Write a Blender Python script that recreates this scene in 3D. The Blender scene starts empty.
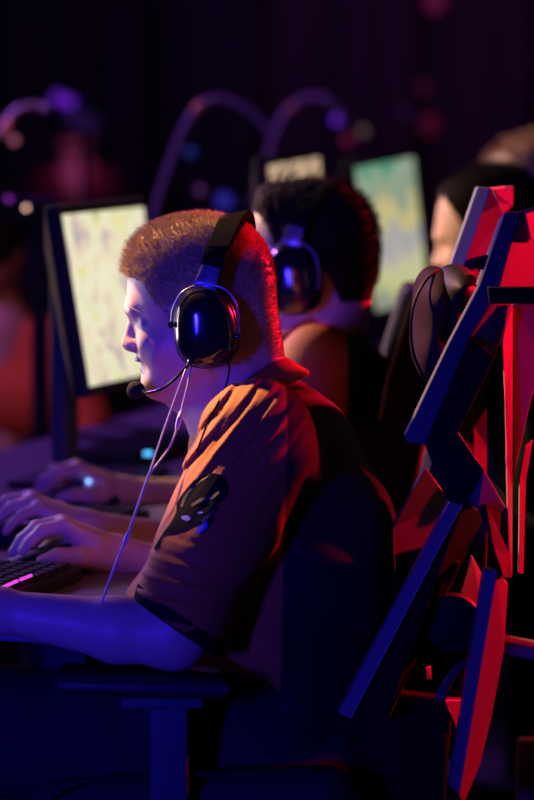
import bpy, bmesh, math, random
import numpy as np
from mathutils import Vector, Matrix
from mathutils.bvhtree import BVHTree
from mathutils.geometry import delaunay_2d_cdt

random.seed(7)
rng = np.random.default_rng(7)
scene = bpy.context.scene
COL = scene.collection

# ------------------------------------------------------------------ camera
CAM = Vector((0.0, -4.0, 1.35))
PITCH = math.radians(5.2)
FPX = 3200.0
cd = bpy.data.cameras.new('camera')
cam = bpy.data.objects.new('camera', cd)
COL.objects.link(cam)
cam.location = CAM
cam.rotation_euler = (math.pi / 2 - PITCH, 0, 0)
cd.sensor_fit = 'VERTICAL'
cd.sensor_height = 36.0
cd.lens = 36.0 * FPX / 800.0
cd.clip_start = 0.1
cd.clip_end = 100
cd.dof.use_dof = True
cd.dof.focus_distance = 3.9
cd.dof.aperture_fstop = 3.4
cd.dof.aperture_blades = 0
scene.camera = cam

_F = np.array([0, math.cos(PITCH), -math.sin(PITCH)])
_U = np.array([0, math.sin(PITCH), math.cos(PITCH)])
_R = np.array([1.0, 0, 0])
_C = np.array(CAM)


def W(px, py, Y):
    """a point of the photograph, at depth plane y = Y, in metres"""
    d = _F + _R * ((px - 267) / FPX) + _U * ((400 - py) / FPX)
    t = (Y - _C[1]) / d[1]
    return _C + d * t


def V(px, py, Y):
    return Vector(W(px, py, Y))


# ------------------------------------------------------------------ tagging
def tag(o, label=None, cat=None, group=None, kind=None):
    if label: o['label'] = label
    if cat: o['category'] = cat
    if group: o['group'] = group
    if kind: o['kind'] = kind
    return o


def empty(name, loc, label=None, cat=None, group=None):
    o = bpy.data.objects.new(name, None)
    COL.objects.link(o)
    o.location = Vector(loc)
    o.empty_display_size = 0.05
    bpy.context.view_layer.update()
    return tag(o, label, cat, group)


def attach(o, parent):
    if parent is not None:
        o.parent = parent
        m = Matrix.Translation(parent.location)
        p = parent
        loc = Vector((0, 0, 0))
        while p is not None:
            loc += p.location
            p = p.parent
        o.location = o.location - loc
    return o


def link(name, me, mat, parent=None, smooth=True, angle=None):
    o = bpy.data.objects.new(name, me)
    COL.objects.link(o)
    if mat is not None:
        me.materials.append(mat)
    if smooth:
        me.polygons.foreach_set('use_smooth', [True] * len(me.polygons))
    if angle is not None:
        try:
            me.set_sharp_from_angle(angle=math.radians(angle))
        except Exception:
            pass
    attach(o, parent)
    return o


def from_arrays(name, v, f, mat, parent=None, smooth=True, angle=None):
    me = bpy.data.meshes.new(name)
    me.from_pydata([tuple(map(float, p)) for p in v], [], [tuple(map(int, q)) for q in f])
    me.update()
    return link(name, me, mat, parent, smooth, angle)


def from_bm(name, bm, mat, parent=None, smooth=True, angle=35):
    me = bpy.data.meshes.new(name)
    bmesh.ops.recalc_face_normals(bm, faces=bm.faces)
    bm.to_mesh(me)
    bm.free()
    return link(name, me, mat, parent, smooth, angle)


# ------------------------------------------------------------------ materials
def s2l(c):
    c = c / 255.0
    return c / 12.92 if c <= 0.04045 else ((c + 0.055) / 1.055) ** 2.4


def mat(name, col, rough=0.5, metal=0.0, bump=0.0, bscale=200.0, var=0.15, vscale=8.0, spec=0.5, coat=0.0, sheen=0.0, sss=0.0):
    m = bpy.data.materials.new(name)
    m.use_nodes = True
    nt = m.node_tree
    b = nt.nodes['Principled BSDF']
    tc = nt.nodes.new('ShaderNodeTexCoord')
    n = nt.nodes.new('ShaderNodeTexNoise')
    n.inputs['Scale'].default_value = vscale
    n.inputs['Detail'].default_value = 6
    nt.links.new(tc.outputs['Object'], n.inputs['Vector'])
    mx = nt.nodes.new('ShaderNodeMixRGB')
    mx.inputs[1].default_value = (*[max(0, c * (1 - var)) for c in col], 1)
    mx.inputs[2].default_value = (*[min(1, c * (1 + var)) for c in col], 1)
    nt.links.new(n.outputs['Fac'], mx.inputs[0])
    nt.links.new(mx.outputs[0], b.inputs['Base Color'])
    b.inputs['Roughness'].default_value = rough
    b.inputs['Metallic'].default_value = metal
    b.inputs['Specular IOR Level'].default_value = spec
    if coat: b.inputs['Coat Weight'].default_value = coat
    if sheen:
        b.inputs['Sheen Weight'].default_value = sheen
    if sss:
        b.inputs['Subsurface Weight'].default_value = sss
        b.inputs['Subsurface Radius'].default_value = (0.012, 0.005, 0.003)
        b.inputs['Subsurface Scale'].default_value = 0.6
    if bump:
        n2 = nt.nodes.new('ShaderNodeTexNoise')
        n2.inputs['Scale'].default_value = bscale
        n2.inputs['Detail'].default_value = 4
        nt.links.new(tc.outputs['Object'], n2.inputs['Vector'])
        bp = nt.nodes.new('ShaderNodeBump')
        bp.inputs['Strength'].default_value = bump
        bp.inputs['Distance'].default_value = 0.002
        nt.links.new(n2.outputs['Fac'], bp.inputs['Height'])
        nt.links.new(bp.outputs[0], b.inputs['Normal'])
    m['bsdf'] = 1
    return m


def emit(name, col, strength):
    m = bpy.data.materials.new(name)
    m.use_nodes = True
    nt = m.node_tree
    b = nt.nodes['Principled BSDF']
    b.inputs['Base Color'].default_value = (0.02, 0.02, 0.02, 1)
    b.inputs['Emission Color'].default_value = (*col, 1)
    b.inputs['Emission Strength'].default_value = strength
    return m


def two_tone(m, col_a, col_b, p, nrm, soft=0.0015):
    """cloth sewn from two colours along a plane seam (point p, normal nrm); col_a on the normal's side"""
    nt = m.node_tree
    b = nt.nodes['Principled BSDF']
    geo = nt.nodes.new('ShaderNodeTexCoord')
    vm = nt.nodes.new('ShaderNodeVectorMath'); vm.operation = 'SUBTRACT'
    nt.links.new(geo.outputs['Object'], vm.inputs[0])
    vm.inputs[1].default_value = p
    dt = nt.nodes.new('ShaderNodeVectorMath'); dt.operation = 'DOT_PRODUCT'
    nt.links.new(vm.outputs[0], dt.inputs[0])
    dt.inputs[1].default_value = Vector(nrm).normalized()
    mr = nt.nodes.new('ShaderNodeMapRange')
    mr.inputs['From Min'].default_value = -soft
    mr.inputs['From Max'].default_value = soft
    nt.links.new(dt.outputs['Value'], mr.inputs['Value'])
    mx = nt.nodes.new('ShaderNodeMixRGB')
    mx.inputs[1].default_value = (*col_b, 1)
    mx.inputs[2].default_value = (*col_a, 1)
    nt.links.new(mr.outputs[0], mx.inputs[0])
    nt.links.new(mx.outputs[0], b.inputs['Base Color'])


M = {}
M['skin'] = mat('skin', (0.62, 0.40, 0.32), 0.45, bump=0.12, bscale=500, var=0.10, vscale=30, spec=0.4, sss=0.15)
M['skin_far'] = mat('skin_far', (0.58, 0.37, 0.29), 0.5, var=0.08, vscale=20)
M['lip'] = mat('lip', (0.45, 0.19, 0.17), 0.4, var=0.1)
M['eye'] = mat('eye_white', (0.38, 0.35, 0.34), 0.15, var=0.02)
M['iris'] = mat('iris', (0.08, 0.12, 0.16), 0.15, var=0.2, vscale=400)
M['hair_fair'] = mat('hair_fair', (0.44, 0.30, 0.145), 0.6, var=0.4, vscale=160, spec=0.2)
M['hair_dark'] = mat('hair_dark', (0.02, 0.013, 0.010), 0.75, var=0.5, vscale=120, spec=0.04)
M['hair_brown'] = mat('hair_brown', (0.22, 0.13, 0.08), 0.5, var=0.4, vscale=100)
M['black_gloss'] = mat('black_gloss', (0.012, 0.012, 0.014), 0.13, var=0.1, spec=0.6, coat=0.5)
M['black_matte'] = mat('black_matte', (0.012, 0.012, 0.014), 0.55, var=0.2, vscale=40)
M['black_satin'] = mat('black_satin', (0.02, 0.021, 0.025), 0.55, var=0.2, vscale=40, spec=0.12)
M['band_black'] = mat('band_black', (0.007, 0.007, 0.008), 0.85, var=0.1, spec=0.0)
M['steel'] = mat('steel', (0.30, 0.31, 0.34), 0.32, metal=0.6, var=0.05)
M['foam'] = mat('foam', (0.004, 0.004, 0.004), 0.9, bump=0.8, bscale=900)
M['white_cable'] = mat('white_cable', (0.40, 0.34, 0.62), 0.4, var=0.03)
M['chair_shell'] = mat('chair_shell', (0.20, 0.20, 0.21), 0.42, bump=0.05, bscale=600, var=0.06, vscale=30)
M['chair_dark'] = mat('chair_dark', (0.055, 0.05, 0.052), 0.5, bump=0.1, bscale=500, var=0.1, spec=0.2)
M['chair_black'] = mat('chair_black', (0.010, 0.010, 0.012), 0.6, bump=0.15, bscale=500, var=0.15, vscale=40, spec=0.15)
M['leather'] = mat('leather', (0.028, 0.012, 0.028), 0.7, spec=0.03, bump=0.3, bscale=350, var=0.15, vscale=20)
M['seat_fabric'] = mat('seat_fabric', (0.022, 0.022, 0.027), 0.7, bump=0.4, bscale=500, var=0.2)
M['jeans'] = mat('jeans', (0.012, 0.015, 0.022), 0.85, bump=0.5, bscale=600, var=0.25, vscale=60)
M['desk'] = mat('desk_top', (0.16, 0.13, 0.16), 0.5, bump=0.05, bscale=80, var=0.25, vscale=5)
M['plastic_dark'] = mat('plastic_dark', (0.016, 0.017, 0.02), 0.55, var=0.15, vscale=30, spec=0.15)
M['plastic_blue'] = mat('plastic_blue', (0.07, 0.08, 0.10), 0.55, var=0.15, vscale=30, spec=0.15)
M['floor'] = mat('floor', (0.03, 0.028, 0.03), 0.7, bump=0.3, bscale=60, var=0.3, vscale=3)
M['curtain'] = mat('curtain', (0.12, 0.10, 0.12), 0.9, bump=0.3, bscale=200, var=0.2, vscale=4)
M['emblem_black'] = mat('emblem_black', (0.008, 0.008, 0.012), 0.85, var=0.3, vscale=60, spec=0.03)
M['emblem_grey'] = mat('emblem_grey', (0.13, 0.12, 0.6), 0.4, var=0.1)
M['emblem_line'] = mat('emblem_line', (0.10, 0.06, 0.07), 0.8, var=0.1)
M['cuff'] = mat('cuff_black', (0.010, 0.010, 0.014), 0.9, spec=0.05, bump=0.4, bscale=700)
M['tube'] = mat('tube_plastic', (0.25, 0.24, 0.27), 0.35, var=0.1)
M['cloth_dark'] = mat('cloth_dark', (0.02, 0.02, 0.025), 0.85, bump=0.3, bscale=400)
M['cloth_maroon'] = mat('cloth_maroon', (0.20, 0.02, 0.04), 0.85, bump=0.3, bscale=400)
M['cap_blue'] = mat('cap_blue', (0.05, 0.08, 0.2), 0.8)
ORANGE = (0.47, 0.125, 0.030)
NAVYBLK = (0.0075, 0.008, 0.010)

# ------------------------------------------------------------------ implicit modelling
def cone(a, b, ra, rb, k=0.01, op='u', ys=1.0):
    """round cone a->b; ys stretches it across (world y)"""
    a = np.array(a, float); b = np.array(b, float)
    ba = b - a
    S = np.array([1, 1.0 / ys, 1])
    ba_s = ba * S
    L2 = max(float(ba_s @ ba_s), 1e-12)

    def fn(p):
        q = (p - a) * S
        t = np.clip((q @ ba_s) / L2, 0, 1)
        d = q - t[:, None] * ba_s
        return np.sqrt((d * d).sum(1)) - (ra + (rb - ra) * t)
    c = (a + b) / 2
    return dict(fn=fn, c=c, r=np.linalg.norm(ba) / 2 + max(ra, rb) * max(1, ys), k=k, op=op)


def ell(c, r, R=None, k=0.01, op='u'):
    c = np.array(c, float); r = np.array(r, float)

    def fn(p):
        q = p - c
        if R is not None:
            q = q @ R
        k0 = np.sqrt(((q / r) ** 2).sum(1))
        k1 = np.sqrt(((q / (r * r)) ** 2).sum(1)) + 1e-9
        return k0 * (k0 - 1) / k1
    return dict(fn=fn, c=c, r=float(max(r)), k=k, op=op)


def rbox(c, half, rad, R=None, k=0.002, op='u'):
    c = np.array(c, float); half = np.array(half, float)

    def fn(p):
        q = p - c
        if R is not None:
            q = q @ R
        q = np.abs(q) - (half - rad)
        return np.sqrt((np.maximum(q, 0) ** 2).sum(1)) + np.minimum(q.max(1), 0) - rad
    return dict(fn=fn, c=c, r=float(np.linalg.norm(half)), k=k, op=op)


def halfspace(p0, n, c, r, k=0.002):
    """cut away everything on the side the normal points to, near (c, r)"""
    p0 = np.array(p0, float); n = np.array(n, float); n = n / np.linalg.norm(n)

    def fn(p):
        return (p - p0) @ n
    return dict(fn=fn, c=np.array(c, float), r=r, k=k, op='i')


def sdf_eval(prims, P, groups=None, bc=None, br=0.0):
    """P: (nb, m, 3) points in blocks with centres bc"""
    nb, m, _ = P.shape
    d = np.full((nb, m), 1.0, np.float64)
    for q in prims:
        dist = np.linalg.norm(bc - q['c'], axis=1)
        sel = np.nonzero(dist < q['r'] + br + 0.06)[0]
        if len(sel) == 0:
            continue
        e = q['fn'](P[sel].reshape(-1, 3)).reshape(len(sel), m)
        k = q['k']
        o = d[sel]
        if q['op'] == 'u':
            h = np.clip(0.5 + 0.5 * (o - e) / k, 0, 1)
            d[sel] = o * (1 - h) + e * h - k * h * (1 - h)
        elif q['op'] == 's':
            h = np.clip(0.5 - 0.5 * (o + e) / k, 0, 1)
            d[sel] = o * (1 - h) - e * h + k * h * (1 - h)
        elif q['op'] == 'd':
            d[sel] = o + e
        else:
            h = np.clip(0.5 - 0.5 * (o - e) / k, 0, 1)
            d[sel] = o * (1 - h) + e * h + k * h * (1 - h)
    return d


def sdf_mesh(prims, h):
    us = [q for q in prims if q['op'] == 'u']
    lo = np.min([q['c'] - q['r'] for q in us], axis=0) - 4 * h
    hi = np.max([q['c'] + q['r'] for q in us], axis=0) + 4 * h
    B = 8
    nb = np.ceil((hi - lo) / (B * h)).astype(int) + 1
    n = nb * B
    bi = np.stack(np.meshgrid(*[np.arange(x) for x in nb], indexing='ij'), -1).reshape(-1, 3)
    bc = lo + (bi * B + (B - 1) / 2.0) * h
    br = B * h * 0.87
    d0 = sdf_eval(prims, bc[:, None, :], bc=bc, br=br)[:, 0]
    act = np.abs(d0) < br * 1.7 + 0.006
    vol = np.empty(n, np.float32)
    v8 = vol.reshape(nb[0], B, nb[1], B, nb[2], B)
    v8[...] = np.where(d0 < 0, -1.0, 1.0).reshape(nb)[:, None, :, None, :, None]
    off = np.stack(np.meshgrid(*[np.arange(B)] * 3, indexing='ij'), -1).reshape(-1, 3)
    ai = np.nonzero(act)[0]
    for s in range(0, len(ai), 1500):
        idx = ai[s:s + 1500]
        P = lo + (bi[idx][:, None, :] * B + off[None]) * h
        d = sdf_eval(prims, P, bc=bc[idx], br=br).astype(np.float32).reshape(-1, B, B, B)
        b = bi[idx]
        v8[b[:, 0], :, b[:, 1], :, b[:, 2], :] = d
    s = vol < 0
    cnt = np.zeros(n - 1, np.int8)
    for i in (0, 1):
        for j in (0, 1):
            for k in (0, 1):
                cnt += s[i:n[0] - 1 + i, j:n[1] - 1 + j, k:n[2] - 1 + k]
    cells = np.argwhere((cnt > 0) & (cnt < 8))
    ci = np.full(n - 1, -1, np.int32)
    ci[cells[:, 0], cells[:, 1], cells[:, 2]] = np.arange(len(cells))
    acc = np.zeros((len(cells), 3)); w = np.zeros(len(cells))
    corners = [(i, j, k) for i in (0, 1) for j in (0, 1) for k in (0, 1)]
    for a in corners:
        for ax in range(3):
            if a[ax]: continue
            b = list(a); b[ax] = 1
            va = vol[cells[:, 0] + a[0], cells[:, 1] + a[1], cells[:, 2] + a[2]]
            vb = vol[cells[:, 0] + b[0], cells[:, 1] + b[1], cells[:, 2] + b[2]]
            mk = (va < 0) != (vb < 0)
            t = np.where(mk, va / np.where(mk, va - vb, 1), 0)
            p = np.zeros((len(cells), 3)) + np.array(a)
            p[:, ax] = t
            acc += p * mk[:, None]; w += mk
    verts = lo + (cells + acc / w[:, None]) * h
    faces = []
    for ax in range(3):
        o1, o2 = [(1, 2), (2, 0), (0, 1)][ax]
        sl = [slice(1, n[i] - 1) for i in range(3)]
        sl[ax] = slice(0, n[ax] - 1)
        sh = list(sl); sh[ax] = slice(1, n[ax])
        sa = s[tuple(sl)]; sb = s[tuple(sh)]
        e = np.argwhere(sa != sb)
        base = np.array([x.start for x in sl])
        flip = sa[e[:, 0], e[:, 1], e[:, 2]]
        g = e + base
        u1 = np.zeros(3, int); u1[o1] = 1
        u2 = np.zeros(3, int); u2[o2] = 1
        q = [g - u1 - u2, g - u2, g, g - u1]
        ids = np.stack([ci[x[:, 0], x[:, 1], x[:, 2]] for x in q], 1)
        ids = np.where(flip[:, None], ids, ids[:, ::-1])
        faces.append(ids)
    faces = np.concatenate(faces)
    faces = faces[(faces >= 0).all(1)]
    return verts, faces


def sdf_obj(name, prims, h, material, parent=None):
    v, f = sdf_mesh(prims, h)
    me = bpy.data.meshes.new(name)
    me.vertices.add(len(v)); me.vertices.foreach_set('co', v.astype(np.float32).ravel())
    me.loops.add(len(f) * 4); me.loops.foreach_set('vertex_index', f.astype(np.int32).ravel())
    me.polygons.add(len(f)); me.polygons.foreach_set('loop_start', np.arange(0, len(f) * 4, 4, dtype=np.int32))
    me.update(calc_edges=True)
    me.validate()
    o = link(name, me, material, parent)
    return o, v, f


def world_bvh(v, f):
    return BVHTree.FromPolygons([tuple(map(float, p)) for p in v], [tuple(map(int, q)) for q in f])


# ------------------------------------------------------------------ mesh helpers
def spline(pts, n=8):
    P = [np.array(p, float) for p in pts]
    P = [2 * P[0] - P[1]] + P + [2 * P[-1] - P[-2]]
    out = []
    for i in range(1, len(P) - 2):
        for j in range(n):
            t = j / n
            out.append(0.5 * (2 * P[i] + (P[i + 1] - P[i - 1]) * t + (2 * P[i - 1] - 5 * P[i] + 4 * P[i + 1] - P[i + 2]) * t * t
                              + (3 * P[i] - P[i - 1] - 3 * P[i + 1] + P[i + 2]) * t ** 3))
    out.append(P[-2])
    return out


def tube_arrays(pts, r, seg=8, n=8, smooth=True, V0=None, F0=None):
    path = spline(pts, n) if smooth else [np.array(p, float) for p in pts]
    m = len(path)
    rr = [r] * m if np.isscalar(r) else list(np.interp(np.linspace(0, 1, m), np.linspace(0, 1, len(r)), r))
    Vv = [] if V0 is None else V0
    Ff = [] if F0 is None else F0
    base = len(Vv)
    up = None
    for i, p in enumerate(path):
        t = path[min(i + 1, m - 1)] - path[max(i - 1, 0)]
        t = t / (np.linalg.norm(t) + 1e-12)
        if up is None:
            up = np.array([0, 0, 1.0]) if abs(t[2]) < 0.9 else np.array([1.0, 0, 0])
        a = np.cross(t, up); a /= np.linalg.norm(a) + 1e-12
        b = np.cross(a, t); up = b
        for s in range(seg):
            an = 2 * math.pi * s / seg
            Vv.append(p + (a * math.cos(an) + b * math.sin(an)) * rr[i])
    for i in range(m - 1):
        for s in range(seg):
            s2 = (s + 1) % seg
            Ff.append((base + i * seg + s, base + i * seg + s2, base + (i + 1) * seg + s2, base + (i + 1) * seg + s))
    Ff.append(tuple(base + s for s in reversed(range(seg))))
    Ff.append(tuple(base + (m - 1) * seg + s for s in range(seg)))
    return Vv, Ff


def tube(name, pts, r, material, parent=None, seg=8, n=8, smooth=True):
    v, f = tube_arrays(pts, r, seg, n, smooth)
    return from_arrays(name, v, f, material, parent, True, 50)


def band(name, path, wdir, width, thick, material, parent=None, n=8):
    """flat strap swept along a path; wdir = direction of its width"""
    P = spline(path, n)
    wd = np.array(wdir, float); wd /= np.linalg.norm(wd)
    bm = bmesh.new()
    rows = []
    m = len(P)
    for i, p in enumerate(P):
        t = P[min(i + 1, m - 1)] - P[max(i - 1, 0)]
        t /= np.linalg.norm(t)
        w = wd - t * (wd @ t); w /= np.linalg.norm(w)
        nn = np.cross(t, w)
        wi = width if np.isscalar(width) else np.interp(i / (m - 1), np.linspace(0, 1, len(width)), width)
        th = thick if np.isscalar(thick) else np.interp(i / (m - 1), np.linspace(0, 1, len(thick)), thick)
        rows.append([bm.verts.new(p + w * wi / 2 * a + nn * th / 2 * b) for a, b in
                     ((-1, -.6), (-.93, -1), (.93, -1), (1, -.6), (1, .6), (.93, 1), (-.93, 1), (-1, .6))])
    for i in range(m - 1):
        for s in range(8):
            s2 = (s + 1) % 8
            bm.faces.new((rows[i][s], rows[i][s2], rows[i + 1][s2], rows[i + 1][s]))
    bm.faces.new(rows[0]); bm.faces.new(rows[-1])
    return from_bm(name, bm, material, parent)


def facets(name, verts, faces, t, material, parent=None, bevel=0.0015, taper=0.0):
    """solid with faceted front: verts (px, py, Y), front faces by index, depth t"""
    bm = bmesh.new()
    A = [bm.verts.new(V(*v)) for v in verts]
    c = sum((a.co for a in A), Vector()) / len(A)
    Bk = [bm.verts.new(a.co.lerp(c, taper) + Vector((0, t, 0))) for a in A]
    cnt = {}
    for f in faces:
        bm.faces.new([A[i] for i in f]); bm.faces.new([Bk[i] for i in reversed(f)])
        for i in range(len(f)):
            e = (f[i], f[(i + 1) % len(f)])
            key = tuple(sorted(e))
            cnt.setdefault(key, []).append(e)
    for key, es in cnt.items():
        if len(es) == 1:
            a, b = es[0]
            bm.faces.new((A[b], A[a], Bk[a], Bk[b]))
    bmesh.ops.recalc_face_normals(bm, faces=bm.faces)
    bmesh.ops.triangulate(bm, faces=[f for f in bm.faces if len(f.verts) > 4])
    o = from_bm(name, bm, material, parent, smooth=False, angle=None)
    if bevel:
        md = o.modifiers.new('bevel', 'BEVEL')
        md.width = bevel; md.segments = 2; md.limit_method = 'ANGLE'; md.angle_limit = math.radians(25)
    return o


def boxm(name, c, half, material, parent=None, bevel=0.003, R=None, seg=3):
    bm = bmesh.new()
    bmesh.ops.create_cube(bm, size=2.0)
    for v in bm.verts:
        v.co = Vector((v.co.x * half[0], v.co.y * half[1], v.co.z * half[2]))
    if bevel:
        bmesh.ops.bevel(bm, geom=bm.edges[:], offset=bevel, segments=seg, affect='EDGES', profile=0.5)
    for v in bm.verts:
        if R is not None:
            v.co = R @ v.co
        v.co += Vector(c)
    return from_bm(name, bm, material, parent)


def lathe(name, prof, c, axis, material, parent=None, seg=32):
    """prof: (radius, height) along axis from c"""
    ax = Vector(axis).normalized()
    R = ax.to_track_quat('Z', 'Y').to_matrix()
    bm = bmesh.new()
    rows = []
    for r, h in prof:
        rows.append([bm.verts.new(Vector(c) + R @ Vector((r * math.cos(2 * math.pi * i / seg), r * math.sin(2 * math.pi * i / seg), h))) for i in range(seg)])
    for a, b in zip(rows[:-1], rows[1:]):
        for i in range(seg):
            j = (i + 1) % seg
            bm.faces.new((a[i], a[j], b[j], b[i]))
    bm.faces.new(list(reversed(rows[0]))); bm.faces.new(rows[-1])
    return from_bm(name, bm, material, parent)


def decal(name, poly, bvh, material, parent, lift=0.0012, step=1.6):
    """cloth print: outline given in photo pixels, laid on the cloth surface"""
    pts = []
    n = len(poly)
    for i in range(n):
        a = np.array(poly[i], float); b = np.array(poly[(i + 1) % n], float)
        m = max(1, int(np.linalg.norm(b - a) / step))
        for j in range(m):
            pts.append(Vector(a + (b - a) * j / m))
    nbd = len(pts)
    arr = np.array(poly, float)
    x0, y0 = arr.min(0); x1, y1 = arr.max(0)

    def inside(p):
        c = False
        for i in range(n):
            xi, yi = poly[i]; xj, yj = poly[i - 1]
            if (yi > p[1]) != (yj > p[1]) and p[0] < (xj - xi) * (p[1] - yi) / (yj - yi) + xi:
                c = not c
        return c
    for x in np.arange(x0 + step / 2, x1, step):
        for y in np.arange(y0 + step / 2, y1, step):
            if inside((x, y)):
                pts.append(Vector((x, y)))
    r = delaunay_2d_cdt(pts, [], [list(range(nbd))], 1, 1e-4)
    vs, fs = r[0], r[2]
    out = []; ok = []
    for p in vs:
        d = Vector(W(p.x, p.y, 0)) - CAM
        d.normalize()
        loc, nrm, i, dist = bvh.ray_cast(CAM, d)
        if loc is None:
            out.append(Vector((0, 0, 0))); ok.append(False)
        else:
            out.append(loc + nrm * lift); ok.append(True)
    fs = [f for f in fs if all(ok[i] for i in f)]
    bm = bmesh.new()
    bv = [bm.verts.new(p) for p in out]
    for f in fs:
        try: bm.faces.new([bv[i] for i in f])
        except ValueError: pass
    for v in [v for v in bm.verts if not v.link_faces]:
        bm.verts.remove(v)
    me = bpy.data.meshes.new(name)
    bm.to_mesh(me); bm.free()
    o = link(name, me, material, parent)
    return o


# ------------------------------------------------------------------ people
HEAD_TAB = np.array([  # photo row, front, back, half width (mm)
    (218.5, 202, 216, 12), (221.5, 183, 233, 34), (227, 166, 246, 50), (235, 150, 256, 62), (246, 138, 265, 70), (262, 131, 271, 75),
    (280, 127.5, 275, 77), (298, 126.5, 276.5, 77), (310, 128, 277, 75.5), (320, 132, 277, 73), (332, 135, 277, 71), (345, 137, 277, 69),
    (356, 138.5, 276, 67), (366, 142, 275, 64), (376, 145, 273, 60), (386, 149, 270, 54), (396, 158, 262, 44), (404, 178, 250, 25)], float)


def head_prims(O, R, sc=1.0, detail=True):
    """O: world point at the head's middle, R columns = forward, left, up, sc scales (1 = first player)"""
    k800 = 800.0
    tz = (300 - HEAD_TAB[:, 0]) / k800
    tf = (200 - HEAD_TAB[:, 1]) / k800
    tb = (200 - HEAD_TAB[:, 2]) / k800
    tw = HEAD_TAB[:, 3] / 1000
    P = spline(np.stack([tz, tf, tb, tw], 1), 12)
    P = np.array(P)[::-1]
    O = np.array(O, float)

    def fn(p):
        q = ((p - O) @ R) / sc
        z = q[:, 2]
        f0 = np.interp(z, P[:, 0], P[:, 1]); b0 = np.interp(z, P[:, 0], P[:, 2]); w = np.interp(z, P[:, 0], P[:, 3])
        c = (f0 + b0) / 2; a = (f0 - b0) / 2
        u = (q[:, 0] - c)
        # a face is narrower in front
        wn = w * (1 - 0.16 * np.clip(u / a, 0, 1.2) ** 2)
        e = 2.25
        k0 = (np.abs(u / a) ** e + np.abs(q[:, 1] / wn) ** e) ** (1 / e)
        k1 = np.sqrt((u / a ** 2) ** 2 + (q[:, 1] / wn ** 2) ** 2) + 1e-6
        d = np.clip(k0 * (k0 - 1) / k1, -0.06, 1)
        ez = np.maximum(z - P[-1, 0], 0) + np.maximum(P[0, 0] - z, 0)
        return np.where(ez > 0, np.sqrt(np.maximum(d, 0) ** 2 + ez ** 2), d) * sc

    out = [dict(fn=fn, c=O, r=0.16 * sc, k=0.01, op='u')]

    def L(px, py, s):
        return O + R @ (np.array([(200 - px) / k800, s, (300 - py) / k800]) * sc)

    def c(a, b, ra, rb, k, op='u'):
        out.append(cone(L(*a), L(*b), ra * sc, rb * sc, k * sc, op))

    def e(p, r, k, op='u'):
        out.append(ell(L(*p), np.array(r) * sc, R, k * sc, op))
    for s in (1, -1):
        e((128.0, 320.5, s * .024), (.0075, .012, .0075), .006, 's')
        c((133, 308.5, s * .012), (138.5, 309, s * .034), .0072, .0050, .018)
        c((158, 341, s * .040), (168, 347, s * .044), .017, .020, .022)
        if detail:
            # lids round the eye
            c((142.5, 317.3, s * .020), (141, 316.2, s * .032), .0036, .0042, .004)
            c((141, 316.2, s * .032), (149, 319.5, s * .047), .0042, .0036, .004)
            c((143.5, 324, s * .020), (143.5, 325.8, s * .033), .003, .0034, .005)
            c((143.5, 325.8, s * .033), (150, 322.5, s * .047), .0034, .003, .005)
        e((133.8, 345.5, s * .0105), (.0095, .0065, .0075), .006)
        c((157, 386, s * .022), (212, 352, s * .056), .013, .014, .024)
        c((206, 322, s * .074), (210, 338, s * .072), .012, .008, .006)
    c((133.5, 317, 0), (128.6, 342.5, 0), .0065, .0098, .008)
    e((128.9, 343.6, 0), (.0098, .0105, .0088), .005)
    c((130, 347, 0), (138, 351, 0), .0055, .005, .006)
    e((139.2, 359.8, 0), (.0065, .020, .0042), .005)
    e((144.6, 369, 0), (.0062, .017, .0048), .005)
    if detail:
        c((135.5, 364.3, 0), (142, 364.5, .017), .0022, .0016, .004, 's')
        c((135.5, 364.3, 0), (142, 364.5, -.017), .0022, .0016, .004, 's')
        for s in (1, -1):
            e((131.5, 348.6, s * .006), (.004, .003, .0022), .002, 's')
    e((153.5, 381, 0), (.0125, .022, .0125), .012)
    c((172, 386, 0), (204, 402, 0), .018, .032, .03)
    return out, L


def hand_prims(Mp, r=1.0, flat=0.0):
    """Mp maps the right-hand pose (px, py, Y of the first player's hand) to a world point"""
    out = []

    def chain(pts, rad, k=0.004):
        for a, b, ra, rb in zip(pts[:-1], pts[1:], rad[:-1], rad[1:]):
            out.append(cone(Mp(*a), Mp(*b), ra * r, rb * r, k))
    wr = (118, 556, .200)
    chain([wr, (92, 546, .170), (65, 526, .158)], [.023, .017, .0115], .012)
    chain([wr, (90, 542, .185), (62, 523, .178)], [.022, .017, .0115], .012)
    chain([wr, (92, 544, .205), (65, 526, .198)], [.022, .016, .011], .012)
    chain([wr, (95, 550, .218), (71, 534, .217)], [.022, .015, .010], .012)
    chain([(65, 526, .158), (42, 531, .150), (30, 542, .146), (22.5, 551, .144)], [.0112, .0092, .0080, .0066])
    chain([(62, 523, .178), (37, 527, .175), (22, 540, .171), (13, 552, .169)], [.0112, .0094, .0082, .0068])
    chain([(65, 526, .198), (41, 534, .199), (27, 546, .197), (19, 556, .195)], [.0108, .0088, .0076, .0064])
    chain([(71, 534, .217), (53, 541, .224), (42, 551, .225), (35, 559, .225)], [.0098, .0078, .0068, .0058])
    chain([(106, 560, .180), (78, 557, .142), (58, 556.5, .130), (43, 561, .127)], [.017, .0135, .0108, .0088], .006)
    return out


def rotz(a):
    return np.array([[math.cos(a), -math.sin(a), 0], [math.sin(a), math.cos(a), 0], [0, 0, 1.0]])


def head_axes(yaw, pitch=0.0):
    F = np.array([-math.cos(yaw), math.sin(yaw), 0])
    S = np.array([-math.sin(yaw), -math.cos(yaw), 0])
    Z = np.array([0, 0, 1.0])
    if pitch:
        F, Z = F * math.cos(pitch) - Z * math.sin(pitch), Z * math.cos(pitch) + F * math.sin(pitch)
    return np.stack([F, S, Z], 1)


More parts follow.
